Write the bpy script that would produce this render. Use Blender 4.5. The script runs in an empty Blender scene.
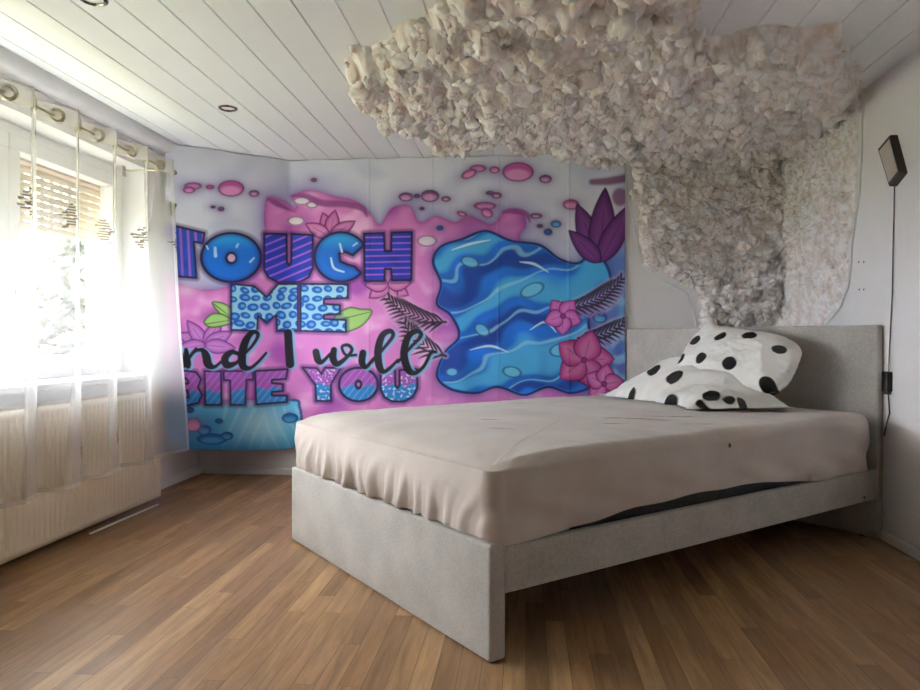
import bpy, bmesh, math, random
import numpy as np
from mathutils import Vector, Matrix

random.seed(7)
rng = np.random.RandomState(7)
scene = bpy.context.scene
COL = scene.collection

# ---------------------------------------------------------------- constants
F, YAW, Y0, H = 710.3, -0.0924, 339.6, 0.92      # focal length in px, heading, horizon row, eye height
XL, XR, D, HC = -2.24, 1.643, 4.716, 2.139       # left wall, right wall, back wall, ceiling
REAR = -1.3
CY, SY = math.cos(YAW), math.sin(YAW)

# ---------------------------------------------------------------- camera
cam = bpy.data.cameras.new('camera')
camo = bpy.data.objects.new('camera', cam)
COL.objects.link(camo)
cam.sensor_fit = 'HORIZONTAL'
cam.sensor_width = 36
cam.lens = 36 * F / 920
cam.shift_y = (Y0 - 345) / 920
cam.clip_start = 0.02
camo.location = (0, 0, H)
camo.rotation_euler = (math.pi / 2, 0, -YAW)
scene.camera = camo

# ---------------------------------------------------------------- world, light, exposure
world = bpy.data.worlds.new('sky')
scene.world = world
world.use_nodes = True
wn = world.node_tree
bg = wn.nodes['Background']
bg.inputs['Color'].default_value = (0.93, 0.937, 1.0, 1)
bg.inputs['Strength'].default_value = 6.0
scene.view_settings.view_transform = 'Standard'
scene.view_settings.look = 'None'
scene.view_settings.gamma = 1
scene.view_settings.use_curve_mapping = False
scene.view_settings.exposure = 2.35
scene.cycles.max_bounces = 12
scene.cycles.diffuse_bounces = 6
scene.cycles.transparent_max_bounces = 24
scene.cycles.sample_clamp_indirect = 6


# ---------------------------------------------------------------- helpers
def lin(c):
    c = np.asarray(c, float) / 255.0
    return np.where(c <= 0.04045, c / 12.92, ((c + 0.055) / 1.055) ** 2.4)


def tag(o, label=None, cat=None, group=None, kind=None):
    if label: o['label'] = label
    if cat: o['category'] = cat
    if group: o['group'] = group
    if kind: o['kind'] = kind
    return o


def empty(name, loc, label=None, cat=None, group=None, rz=0.0, parent=None):
    o = bpy.data.objects.new(name, None)
    COL.objects.link(o)
    o.location = loc
    o.rotation_euler = (0, 0, rz)
    o.empty_display_size = 0.1
    tag(o, label, cat, group)
    if parent: o.parent = parent
    return o


def link_mesh(name, me, mat, parent=None, smooth=True, off=(0, 0, 0)):
    if mat: me.materials.append(mat)
    if smooth and len(me.polygons):
        me.polygons.foreach_set('use_smooth', [True] * len(me.polygons))
    o = bpy.data.objects.new(name, me)
    COL.objects.link(o)
    if parent: o.parent = parent
    o.location = off
    return o


def grid_faces(nr, nc, wrap=False):
    i = np.arange(nr - 1)[:, None]
    j = np.arange(nc if wrap else nc - 1)[None, :]
    j2 = (j + 1) % nc
    a = i * nc + j
    b = i * nc + j2
    c = (i + 1) * nc + j2
    d = (i + 1) * nc + j
    return np.stack([a, b, c, d], -1).reshape(-1, 4)


def np_mesh(name, V, Fq, mat, parent=None, smooth=True, colors=None):
    me = bpy.data.meshes.new(name)
    V = np.ascontiguousarray(V, dtype=np.float32).reshape(-1, 3)
    Fq = np.ascontiguousarray(Fq, dtype=np.int32)
    k = Fq.shape[1]
    me.vertices.add(len(V))
    me.vertices.foreach_set('co', V.ravel())
    me.loops.add(Fq.size)
    me.loops.foreach_set('vertex_index', Fq.ravel())
    me.polygons.add(len(Fq))
    me.polygons.foreach_set('loop_start', np.arange(0, Fq.size, k, dtype=np.int32))
    me.polygons.foreach_set('loop_total', np.full(len(Fq), k, dtype=np.int32))
    me.update(calc_edges=True)
    if colors is not None:
        at = me.color_attributes.new('print', 'FLOAT_COLOR', 'POINT')
        cc = np.ones((len(V), 4), np.float32)
        cc[:, :colors.shape[1]] = colors
        at.data.foreach_set('color', cc.ravel())
    me.validate()
    return link_mesh(name, me, mat, parent, smooth)


class MB:
    """collects solids and links them as ONE mesh object"""
    def __init__(self): self.bm = bmesh.new()

    def box(self, a, b, bevel=0.0, seg=2, rot=None, org=None):
        a, b = Vector(a), Vector(b)
        r = bmesh.ops.create_cube(self.bm, size=1)
        vs = r['verts']
        for v in vs:
            v.co = Vector(((v.co.x + .5) * (b.x - a.x) + a.x, (v.co.y + .5) * (b.y - a.y) + a.y, (v.co.z + .5) * (b.z - a.z) + a.z))
        if bevel > 0:
            es = list({e for v in vs for e in v.link_edges})
            rr = bmesh.ops.bevel(self.bm, geom=es, offset=bevel, segments=seg, profile=.6, affect='EDGES')
            vs = list({v for f in rr['faces'] for v in f.verts} | {v for v in vs if v.is_valid})
        if rot is not None:
            o = Vector(org or (0, 0, 0))
            for v in vs: v.co = rot @ (v.co - o) + o
        return self

    def tube(self, pts, r, n=10, closed=False, caps=True):
        pts = [Vector(p) for p in pts]
        m = len(pts)
        rs = r if hasattr(r, '__len__') else [r] * m
        rings = []
        up = None
        for i, p in enumerate(pts):
            if closed:
                t = (pts[(i + 1) % m] - pts[i - 1]).normalized()
            else:
                t = (pts[min(i + 1, m - 1)] - pts[max(i - 1, 0)]).normalized()
            if up is None:
                up = Vector((0, 0, 1)) if abs(t.z) < .9 else Vector((1, 0, 0))
            u = (up - t * up.dot(t))
            if u.length < 1e-4: u = t.orthogonal()
            u.normalize(); up = u
            w = t.cross(u)
            rings.append([self.bm.verts.new(p + (u * math.cos(k * 2 * math.pi / n) + w * math.sin(k * 2 * math.pi / n)) * rs[i]) for k in range(n)])
        for i in range(m if closed else m - 1):
            A, B = rings[i], rings[(i + 1) % m]
            for k in range(n):
                self.bm.faces.new((A[k], A[(k + 1) % n], B[(k + 1) % n], B[k]))
        if caps and not closed:
            self.bm.faces.new(list(reversed(rings[0])))
            self.bm.faces.new(rings[-1])
        return self

    def lathe(self, prof, n=32, mat=None):
        """prof: (radius, height) list about +Z"""
        M = mat or Matrix.Identity(4)
        rings = []
        for r, z in prof:
            if r < 1e-6:
                rings.append([self.bm.verts.new(M @ Vector((0, 0, z)))])
            else:
                rings.append([self.bm.verts.new(M @ Vector((r * math.cos(k * 2 * math.pi / n), r * math.sin(k * 2 * math.pi / n), z))) for k in range(n)])
        for A, B in zip(rings, rings[1:]):
            for k in range(n):
                q = [A[k % len(A)], A[(k + 1) % len(A)], B[(k + 1) % len(B)], B[k % len(B)]]
                q = list(dict.fromkeys(q))
                if len(q) > 2:
                    try: self.bm.faces.new(q)
                    except ValueError: pass
        return self

    def extrude(self, poly, axis_map, t0, t1):
        A = [self.bm.verts.new(axis_map(a, b, t0)) for a, b in poly]
        B = [self.bm.verts.new(axis_map(a, b, t1)) for a, b in poly]
        n = len(poly)
        for i in range(n):
            self.bm.faces.new((A[i], A[(i + 1) % n], B[(i + 1) % n], B[i]))
        self.bm.faces.new(list(reversed(A)))
        self.bm.faces.new(B)
        return self

    def build(self, name, mat, parent=None, smooth=False, sharp=35):
        bm = self.bm
        bmesh.ops.recalc_face_normals(bm, faces=bm.faces)
        me = bpy.data.meshes.new(name)
        bm.to_mesh(me); bm.free()
        o = link_mesh(name, me, mat, parent, smooth)
        if smooth:
            try: me.set_sharp_from_angle(angle=math.radians(sharp))
            except Exception: pass
        return o


# vectorised gradient noise
_perm = rng.permutation(256)
_perm = np.concatenate([_perm, _perm, _perm])
_g = rng.normal(size=(256, 3)); _g /= np.linalg.norm(_g, axis=1)[:, None]


def noise3(P):
    P = np.asarray(P, float)
    i = np.floor(P).astype(int)
    f = P - i
    w = f * f * f * (f * (f * 6 - 15) + 10)
    out = 0
    for dx in (0, 1):
        for dy in (0, 1):
            for dz in (0, 1):
                h = _perm[(_perm[(_perm[(i[..., 0] + dx) & 255] + i[..., 1] + dy) & 255] + i[..., 2] + dz) & 255]
                g = _g[h]
                d = g[..., 0] * (f[..., 0] - dx) + g[..., 1] * (f[..., 1] - dy) + g[..., 2] * (f[..., 2] - dz)
                wt = (w[..., 0] if dx else 1 - w[..., 0]) * (w[..., 1] if dy else 1 - w[..., 1]) * (w[..., 2] if dz else 1 - w[..., 2])
                out = out + wt * d
    return out * 1.5


def fbm(P, octv=4, gain=.5):
    P = np.asarray(P, float)
    s, a = 0, 1
    for k in range(octv):
        s = s + a * noise3(P * 2 ** k + 17.3 * k)
        a *= gain
    return s


def sst(x, a, b):
    t = np.clip((x - a) / (b - a), 0, 1)
    return t * t * (3 - 2 * t)


def project(P):
    """where a point of the room appears in the photograph (used to lay out the printed design on the cloth)"""
    P = np.asarray(P, float)
    x = CY * P[..., 0] - SY * P[..., 1]
    y = SY * P[..., 0] + CY * P[..., 1]
    return 460 + F * x / y, Y0 - F * (P[..., 2] - H) / y


def ray(px, py):
    a, b = (px - 460) / F, (Y0 - py) / F
    return np.array([CY * a + SY, -SY * a + CY, b])


def on_x(px, py, X):
    d = ray(px, py); return d * (X / d[0]) + [0, 0, H]


def on_y(px, py, Y):
    d = ray(px, py); return d * (Y / d[1]) + [0, 0, H]


def on_z(px, py, Z):
    d = ray(px, py); return d * ((Z - H) / d[2]) + [0, 0, H]


# ---------------------------------------------------------------- materials
def new_mat(name):
    m = bpy.data.materials.new(name)
    m.use_nodes = True
    nt = m.node_tree
    return m, nt, nt.nodes['Principled BSDF']


def N(nt, t, **kw):
    n = nt.nodes.new(t)
    for k, v in kw.items():
        if k in n.inputs: n.inputs[k].default_value = v
        else: setattr(n, k, v)
    return n


def coords(nt, scale=(1, 1, 1), rot=(0, 0, 0), kind='Object'):
    tc = nt.nodes.new('ShaderNodeTexCoord')
    mp = nt.nodes.new('ShaderNodeMapping')
    mp.inputs['Scale'].default_value = scale
    mp.inputs['Rotation'].default_value = rot
    nt.links.new(tc.outputs[kind], mp.inputs['Vector'])
    return mp.outputs[0]


def bump(nt, bsdf, height, strength=.3, dist=.002):
    b = N(nt, 'ShaderNodeBump')
    b.inputs['Strength'].default_value = strength
    b.inputs['Distance'].default_value = dist
    nt.links.new(height, b.inputs['Height'])
    nt.links.new(b.outputs[0], bsdf.inputs['Normal'])


def simple(name, rgb, rough=.6, metal=0.0, var=0.04, nscale=8, bmp=0.0, bscale=200, bdist=.001, sheen=0.0):
    """base colour with a slight noise variation and optional bump"""
    m, nt, b = new_mat(name)
    c = lin(rgb)
    v = coords(nt)
    n = N(nt, 'ShaderNodeTexNoise'); n.inputs['Scale'].default_value = nscale; n.inputs['Detail'].default_value = 4
    nt.links.new(v, n.inputs['Vector'])
    r = nt.nodes.new('ShaderNodeValToRGB')
    r.color_ramp.elements[0].position = .3; r.color_ramp.elements[1].position = .7
    r.color_ramp.elements[0].color = (*(c * (1 - var)), 1)
    r.color_ramp.elements[1].color = (*np.minimum(c * (1 + var), 1), 1)
    nt.links.new(n.outputs[0], r.inputs[0])
    nt.links.new(r.outputs[0], b.inputs['Base Color'])
    b.inputs['Roughness'].default_value = rough
    b.inputs['Metallic'].default_value = metal
    if sheen: b.inputs['Sheen Weight'].default_value = sheen
    if bmp:
        n2 = N(nt, 'ShaderNodeTexNoise'); n2.inputs['Scale'].default_value = bscale; n2.inputs['Detail'].default_value = 3
        nt.links.new(v, n2.inputs['Vector'])
        bump(nt, b, n2.outputs[0], bmp, bdist)
    return m


def woven(name, rgb, rgb2, scale=420, rough=.95):
    """linen-like upholstery: crossed threads plus soft mottling"""
    m, nt, b = new_mat(name)
    v = coords(nt)
    hs = []
    for rot in ((0, 0, 0), (0, 0, math.pi / 2), (0, math.pi / 2, 0)):
        mp = nt.nodes.new('ShaderNodeMapping'); mp.inputs['Rotation'].default_value = rot
        nt.links.new(v, mp.inputs[0])
        w = N(nt, 'ShaderNodeTexNoise'); w.inputs['Scale'].default_value = scale
        mp2 = nt.nodes.new('ShaderNodeMapping'); mp2.inputs['Scale'].default_value = (.15, 1, 1)
        nt.links.new(mp.outputs[0], mp2.inputs[0]); nt.links.new(mp2.outputs[0], w.inputs['Vector'])
        hs.append(w.outputs[0])
    a = N(nt, 'ShaderNodeMath', operation='ADD'); nt.links.new(hs[0], a.inputs[0]); nt.links.new(hs[1], a.inputs[1])
    a2 = N(nt, 'ShaderNodeMath', operation='ADD'); nt.links.new(a.outputs[0], a2.inputs[0]); nt.links.new(hs[2], a2.inputs[1])
    big = N(nt, 'ShaderNodeTexNoise'); big.inputs['Scale'].default_value = 7; big.inputs['Detail'].default_value = 6
    nt.links.new(v, big.inputs['Vector'])
    a3 = N(nt, 'ShaderNodeMath', operation='ADD'); nt.links.new(a2.outputs[0], a3.inputs[0]); nt.links.new(big.outputs[0], a3.inputs[1])
    r = nt.nodes.new('ShaderNodeValToRGB')
    mr = N(nt, 'ShaderNodeMath', operation='MULTIPLY'); mr.inputs[1].default_value = .25
    nt.links.new(a3.outputs[0], mr.inputs[0]); nt.links.new(mr.outputs[0], r.inputs[0])
    r.color_ramp.elements[0].position = .4; r.color_ramp.elements[1].position = .6
    r.color_ramp.elements[0].color = (*lin(rgb2), 1); r.color_ramp.elements[1].color = (*lin(rgb), 1)
    nt.links.new(r.outputs[0], b.inputs['Base Color'])
    b.inputs['Roughness'].default_value = rough
    b.inputs['Sheen Weight'].default_value = .15
    bump(nt, b, a2.outputs[0], .25, .0008)
    return m


def print_mat(name, rough=.8, bmp=.1):
    """cloth whose printed design is stored on the fabric as a colour attribute"""
    m, nt, b = new_mat(name)
    at = N(nt, 'ShaderNodeAttribute', attribute_name='print')
    nt.links.new(at.outputs['Color'], b.inputs['Base Color'])
    b.inputs['Roughness'].default_value = rough
    v = coords(nt)
    n2 = N(nt, 'ShaderNodeTexNoise'); n2.inputs['Scale'].default_value = 350
    nt.links.new(v, n2.inputs['Vector'])
    bump(nt, b, n2.outputs[0], bmp, .0006)
    return m


def floor_mat():
    m, nt, b = new_mat('oak_parquet')
    tc = nt.nodes.new('ShaderNodeTexCoord')
    mp = nt.nodes.new('ShaderNodeMapping'); mp.inputs['Rotation'].default_value = (0, 0, math.pi / 2)
    nt.links.new(tc.outputs['Object'], mp.inputs[0])
    br = nt.nodes.new('ShaderNodeTexBrick')
    br.inputs['Scale'].default_value = 1.0
    br.inputs['Brick Width'].default_value = .78
    br.inputs['Row Height'].default_value = .062
    br.inputs['Mortar Size'].default_value = .0009
    br.inputs['Mortar Smooth'].default_value = .3
    br.inputs['Bias'].default_value = 0
    br.offset = .37; br.offset_frequency = 2; br.squash = 1.35; br.squash_frequency = 3
    br.inputs['Color1'].default_value = (0, 0, 0, 1); br.inputs['Color2'].default_value = (1, 1, 1, 1)
    br.inputs['Mortar'].default_value = (.5, .5, .5, 1)
    nt.links.new(mp.outputs[0], br.inputs['Vector'])
    ramp = nt.nodes.new('ShaderNodeValToRGB')
    cr = ramp.color_ramp
    cr.elements[0].position = 0; cr.elements[0].color = (*lin((148, 114, 80)), 1)
    cr.elements[1].position = 1; cr.elements[1].color = (*lin((202, 164, 120)), 1)
    for p, c in ((.3, (164, 126, 88)), (.55, (174, 135, 96)), (.8, (184, 146, 104))):
        e = cr.elements.new(p); e.color = (*lin(c), 1)
    nt.links.new(br.outputs['Color'], ramp.inputs[0])
    # grain stretched along the strips, offset per strip
    sep = nt.nodes.new('ShaderNodeVectorMath'); sep.operation = 'MULTIPLY_ADD'
    nt.links.new(br.outputs['Color'], sep.inputs[0]); sep.inputs[1].default_value = (5, 9, 3)
    nt.links.new(mp.outputs[0], sep.inputs[2])
    mp2 = nt.nodes.new('ShaderNodeMapping'); mp2.inputs['Scale'].default_value = (2.2, 26, 1)
    nt.links.new(sep.outputs[0], mp2.inputs[0])
    g = nt.nodes.new('ShaderNodeTexNoise'); g.inputs['Scale'].default_value = 1.6; g.inputs['Detail'].default_value = 8; g.inputs['Roughness'].default_value = .65; g.inputs['Distortion'].default_value = .6
    nt.links.new(mp2.outputs[0], g.inputs['Vector'])
    gr = nt.nodes.new('ShaderNodeValToRGB'); gr.color_ramp.elements[0].position = .3; gr.color_ramp.elements[1].position = .68
    gr.color_ramp.elements[0].color = (.45, .42, .40, 1); gr.color_ramp.elements[1].color = (1.1, 1.08, 1.05, 1)
    nt.links.new(g.outputs[0], gr.inputs[0])
    mul = nt.nodes.new('ShaderNodeMix'); mul.data_type = 'RGBA'; mul.blend_type = 'MULTIPLY'; mul.inputs[0].default_value = .8
    nt.links.new(ramp.outputs[0], mul.inputs[6]); nt.links.new(gr.outputs[0], mul.inputs[7])
    # worn greyish patches
    wn_ = nt.nodes.new('ShaderNodeTexNoise'); wn_.inputs['Scale'].default_value = 2.3; wn_.inputs['Detail'].default_value = 6
    nt.links.new(tc.outputs['Object'], wn_.inputs['Vector'])
    wr = nt.nodes.new('ShaderNodeValToRGB'); wr.color_ramp.elements[0].position = .45; wr.color_ramp.elements[1].position = .75
    wr.color_ramp.elements[0].color = (0, 0, 0, 1); wr.color_ramp.elements[1].color = (.6, .6, .6, 1)
    nt.links.new(wn_.outputs[0], wr.inputs[0])
    mix = nt.nodes.new('ShaderNodeMix'); mix.data_type = 'RGBA'
    nt.links.new(wr.outputs[0], mix.inputs[0]); nt.links.new(mul.outputs[2], mix.inputs[6]); mix.inputs[7].default_value = (*lin((158, 132, 110)), 1)
    gap = nt.nodes.new('ShaderNodeMix'); gap.data_type = 'RGBA'
    gf = N(nt, 'ShaderNodeMath', operation='MULTIPLY'); gf.inputs[1].default_value = .7
    nt.links.new(br.outputs['Fac'], gf.inputs[0]); nt.links.new(gf.outputs[0], gap.inputs[0])
    nt.links.new(mix.outputs[2], gap.inputs[6]); gap.inputs[7].default_value = (*lin((60, 38, 24)), 1)
    nt.links.new(gap.outputs[2], b.inputs['Base Color'])
    rr = N(nt, 'ShaderNodeMapRange'); rr.inputs['To Min'].default_value = .34; rr.inputs['To Max'].default_value = .55
    nt.links.new(wn_.outputs[0], rr.inputs[0]); nt.links.new(rr.outputs[0], b.inputs['Roughness'])
    b.inputs['Specular IOR Level'].default_value = .35
    bump(nt, b, g.outputs[0], .12, .001)
    return m


def sheer_mat():
    m, nt, b = new_mat('sheer_curtain')
    nt.nodes.remove(b)
    out = nt.nodes['Material Output']
    at = N(nt, 'ShaderNodeAttribute', attribute_name='print')
    tr = nt.nodes.new('ShaderNodeBsdfTransparent'); tr.inputs[0].default_value = (.98, .98, .98, 1)
    di = nt.nodes.new('ShaderNodeBsdfDiffuse'); tl = nt.nodes.new('ShaderNodeBsdfTranslucent')
    nt.links.new(at.outputs['Color'], di.inputs[0]); nt.links.new(at.outputs['Color'], tl.inputs[0])
    m1 = nt.nodes.new('ShaderNodeMixShader'); m1.inputs[0].default_value = .45
    nt.links.new(di.outputs[0], m1.inputs[1]); nt.links.new(tl.outputs[0], m1.inputs[2])
    lw = nt.nodes.new('ShaderNodeLayerWeight'); lw.inputs[0].default_value = .35
    # thread noise varies how open the weave is; alpha of the print makes marks and hems denser
    mr = N(nt, 'ShaderNodeMath', operation='MULTIPLY_ADD'); mr.inputs[1].default_value = .25
    nt.links.new(lw.outputs['Facing'], mr.inputs[0]); nt.links.new(at.outputs['Alpha'], mr.inputs[2])
    cl = N(nt, 'ShaderNodeClamp'); cl.inputs['Max'].default_value = .96
    nt.links.new(mr.outputs[0], cl.inputs[0])
    m2 = nt.nodes.new('ShaderNodeMixShader')
    nt.links.new(cl.outputs[0], m2.inputs[0]); nt.links.new(tr.outputs[0], m2.inputs[1]); nt.links.new(m1.outputs[0], m2.inputs[2])
    nt.links.new(m2.outputs[0], out.inputs[0])
    return m


def glass_mat():
    m, nt, b = new_mat('window_glass')
    nt.nodes.remove(b)
    out = nt.nodes['Material Output']
    tr = nt.nodes.new('ShaderNodeBsdfTransparent'); tr.inputs[0].default_value = (.95, .97, .96, 1)
    gl = nt.nodes.new('ShaderNodeBsdfGlossy'); gl.inputs['Roughness'].default_value = .02
    lw = nt.nodes.new('ShaderNodeLayerWeight'); lw.inputs[0].default_value = .5
    pw = N(nt, 'ShaderNodeMath', operation='POWER'); pw.inputs[1].default_value = 4; nt.links.new(lw.outputs['Facing'], pw.inputs[0])
    fr = N(nt, 'ShaderNodeMath', operation='MULTIPLY_ADD'); fr.inputs[1].default_value = .4; fr.inputs[2].default_value = .03; nt.links.new(pw.outputs[0], fr.inputs[0])
    mx = nt.nodes.new('ShaderNodeMixShader')
    nt.links.new(fr.outputs[0], mx.inputs[0]); nt.links.new(tr.outputs[0], mx.inputs[1]); nt.links.new(gl.outputs[0], mx.inputs[2])
    nt.links.new(mx.outputs[0], out.inputs[0])
    return m


def wool_mat():
    m, nt, b = new_mat('wool_wadding')
    v = coords(nt)
    n = N(nt, 'ShaderNodeTexNoise'); n.inputs['Scale'].default_value = 17; n.inputs['Detail'].default_value = 5
    nt.links.new(v, n.inputs['Vector'])
    r = nt.nodes.new('ShaderNodeValToRGB'); r.color_ramp.elements[0].position = .36; r.color_ramp.elements[1].position = .60
    r.color_ramp.elements[0].color = (*lin((232, 219, 213)), 1); r.color_ramp.elements[1].color = (*lin((252, 249, 250)), 1)
    nt.links.new(n.outputs[0], r.inputs[0]); nt.links.new(r.outputs[0], b.inputs['Base Color'])
    b.inputs['Roughness'].default_value = 1
    b.inputs['Specular IOR Level'].default_value = 0
    b.inputs['Subsurface Weight'].default_value = .4
    b.inputs['Subsurface Radius'].default_value = (1, .97, .94)
    b.inputs['Subsurface Scale'].default_value = .010
    n2 = N(nt, 'ShaderNodeTexNoise'); n2.inputs['Scale'].default_value = 140; n2.inputs['Detail'].default_value = 6; n2.inputs['Roughness'].default_value = .7
    nt.links.new(v, n2.inputs['Vector'])
    bump(nt, b, n2.outputs[0], .5, .006)
    return m


M = {}
M['wall'] = simple('white_woodchip_paint', (230, 228, 229), .9, var=.02, nscale=3, bmp=.35, bscale=110, bdist=.003)
M['wall_dark'] = simple('fill_absorbing_brown', (78, 62, 52), .9, var=.05)  # dark tone given to the unseen rear wall to absorb fill light
M['ceil'] = simple('white_ceiling_boards', (234, 236, 240), .55, var=.015, nscale=4)
M['trim'] = simple('white_trim_paint', (226, 226, 224), .5, var=.03, nscale=9)
M['sill'] = simple('pale_stone_sill', (196, 196, 198), .4, var=.05, nscale=20)
M['pvc'] = simple('white_window_plastic', (232, 233, 236), .35, var=.01)
M['pvc_pink'] = simple('rose_brown_box', (196, 168, 156), .5, var=.03)
M['shutter'] = simple('cream_shutter_slats', (214, 196, 172), .6, var=.03)
M['cream'] = simple('cream_render', (232, 214, 180), .9, var=.05, bmp=.3)
M['rad'] = simple('cream_radiator_enamel', (240, 229, 206), .4, var=.02)
M['floor'] = floor_mat()
M['glass'] = glass_mat()
M['sheer'] = sheer_mat()
M['linen'] = woven('light_grey_linen', (192, 188, 182), (158, 153, 147))
M['dark_ticking'] = woven('charcoal_ticking', (70, 70, 72), (40, 40, 42), 260)
M['metal'] = simple('brushed_nickel', (176, 168, 150), .28, 1.0)
M['rod'] = simple('pale_gold_rod', (200, 188, 168), .4, .6)
M['chrome'] = simple('chrome', (150, 146, 140), .2, 1.0)
M['black'] = simple('black_plastic', (26, 24, 24), .45)
M['darkbrown'] = simple('dark_brown_frame', (52, 40, 36), .5)
M['panel'] = simple('pale_panel_face', (186, 178, 166), .5, bmp=.2, bscale=60)
M['cable'] = simple('grey_black_cable', (70, 68, 68), .5)
M['bulb'] = simple('frosted_lamp_glass', (225, 225, 222), .3)
M['wool'] = wool_mat()
M['tapestry'] = print_mat('printed_polyester', .7)
M['dots'] = print_mat('spotted_cotton', .9, .2)
M['cord'] = simple('white_edge_cord', (236, 236, 234), .5)
M['wood_slat'] = simple('birch_slats', (150, 120, 84), .6)
M['leaf'] = simple('dark_conifer_green', (74, 80, 70), .9, var=.25, nscale=3)
M['bark'] = simple('bark', (90, 76, 62), .9)
M['grass'] = simple('lawn', (150, 150, 110), 1, var=.15, nscale=.5)
M['hole'] = simple('brown_plug', (120, 84, 66), .8)
M['foot'] = M['black']

# ================================================================ ROOM
mb = MB(); mb.box((XL - .36, REAR - .3, -.12), (XR + .2, D + .2, 0)); tag(mb.build('floor', M['floor']), kind='structure')

# ceiling of white boards with V grooves running towards the back wall
pitch, g0 = .1577, .737
xs = []
k0 = math.floor((XL - g0) / pitch) - 1
mb = MB()
poly = [(XL - .36, HC + .12), (XL - .36, HC)]
x = g0 + pitch * k0
while x < XR + .2:
    if x > XL - .3:
        poly += [(x - .0045, HC), (x - .002, HC + .007), (x + .002, HC + .007), (x + .0045, HC)]
    x += pitch
poly += [(XR + .2, HC), (XR + .2, HC + .12)]
mb.extrude(poly, lambda a, b, t: Vector((a, t, b)), REAR - .3, D + .2)
tag(mb.build('ceiling', M['ceil']), kind='structure')

mb = MB(); mb.box((XL - .36, D, 0), (XR + .2, D + .2, HC)); tag(mb.build('wall_back', M['wall']), kind='structure')
mb = MB(); mb.box((XR, REAR, 0), (XR + .2, D, HC)); tag(mb.build('wall_right', M['wall']), kind='structure')

# left wall with the window opening
WY0, WY1, WZ0, WZ1 = 1.55, 4.02, .715, 1.93
mb = MB()
XO = XL - .36
RY0, RY1 = -.25, .2
mb.box((XO, REAR, 0), (XL, D, WZ0)); mb.box((XO, REAR, WZ1), (XL, D, HC))
mb.box((XO, REAR, WZ0), (XL, RY0, WZ1)); mb.box((XO, RY1, WZ0), (XL, WY0, WZ1)); mb.box((XO, WY1, WZ0), (XL, D, WZ1))
tag(mb.build('wall_left', M['wall']), kind='structure')

# closed rear wall, darkened to cut bounced light; added fill window in left wall
mb = MB(); mb.box((XO, REAR - .3, 0), (XR + .2, REAR, HC)); tag(mb.build('wall_rear', M['wall_dark']), kind='structure')

# baseboards
def baseboard(name, a, b, n):
    a, b, n = Vector(a), Vector(b), Vector(n)
    prof = [(0, 0), (.014, 0), (.014, .036), (.010, .044), (.004, .048), (0, .048)]
    d = b - a
    mb = MB(); mb.extrude(prof, lambda p, q, t: a + d * t + n * p + Vector((0, 0, q)), 0, 1)
    tag(mb.build(name, M['trim']), kind='structure')
baseboard('baseboard_back', (XL, D, 0), (XR, D, 0), (0, -1, 0))
baseboard('baseboard_left', (XL, REAR, 0), (XL, D - .014, 0), (1, 0, 0))
baseboard('baseboard_right', (XR, REAR, 0), (XR, D - .014, 0), (-1, 0, 0))

# rounded cove along the left edge of the ceiling, and a flat strip beneath it
mb = MB()
prof = [(0, 0), (.075, 0)] + [(.075 * math.cos(a) ** .8 if math.cos(a) > 0 else 0, -.075 * math.sin(a)) for a in np.linspace(.1, math.pi / 2, 9)]
mb.extrude(prof, lambda p, q, t: Vector((XL + p, t, HC + q)), REAR, D)
tag(mb.build('trim_1', M['trim'], smooth=True), kind='structure')

# ---------------------------------------------------------------- window
win = empty('window_1', (XL - .18, (WY0 + WY1) / 2, WZ0)); tag(win, kind='structure')
def W(mb, name, mat, parent=win, off=win.location, smooth=False, **kw):
    bmesh.ops.translate(mb.bm, verts=mb.bm.verts, vec=-Vector(off))
    o = mb.build(name, mat, parent, smooth); return o
gx0, gx1 = XL - .22, XL - .15
mb = MB()
for a, b in (((WY0, WZ0), (WY1, WZ0 + .05)), ((WY0, WZ1 - .05), (WY1, WZ1)), ((WY0, WZ0 + .05), (WY0 + .05, WZ1 - .05)), ((WY1 - .05, WZ0 + .05), (WY1, WZ1 - .05))):
    mb.box((gx0, a[0], a[1]), (gx1, b[0], b[1]), .004)
W(mb, 'window_frame', M['pvc'])
mid = 3.07
for ya, yb, hy in ((WY0 + .052, 2.228, None), (2.232, mid - .002, None), (mid + .002, WY1 - .052, mid + .045)):
    mb = MB(); s = .072; za, zb = WZ0 + .052, WZ1 - .052
    for a, b in (((ya, za), (yb, za + s)), ((ya, zb - s), (yb, zb)), ((ya, za + s), (ya + s, zb - s)), ((yb - s, za + s), (yb, zb - s))):
        mb.box((gx0 + .01, a[0], a[1]), (gx1 + .018, b[0], b[1]), .006)
    sash = W(mb, 'window_sash', M['pvc'])
    mb = MB(); mb.box((gx0 + .03, ya + s - .01, za + s - .01), (gx0 + .038, yb - s + .01, zb - s + .01))
    W(mb, 'window_pane', M['glass'], sash)
    if hy:
        mb = MB(); mb.box((gx1 + .018, hy - .013, 1.13), (gx1 + .030, hy + .013, 1.21), .004)
        mb.tube([(gx1 + .03, hy, 1.18), (gx1 + .06, hy, 1.18), (gx1 + .066, hy, 1.17), (gx1 + .066, hy, 1.06)], .009, 10)
        W(mb, 'window_handle', M['pvc'], sash, smooth=True)
# inner sill board
mb = MB(); mb.box((XL - .15, WY0 - .0, WZ0 - .0), (XL, WY1, WZ0 + .012)); mb.box((XL, WY0 - .1, WZ0 - .018), (XL + .15, WY1 + .06, WZ0 + .012), .005)
tag(mb.build('window_sill', M['sill']), kind='structure')
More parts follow.
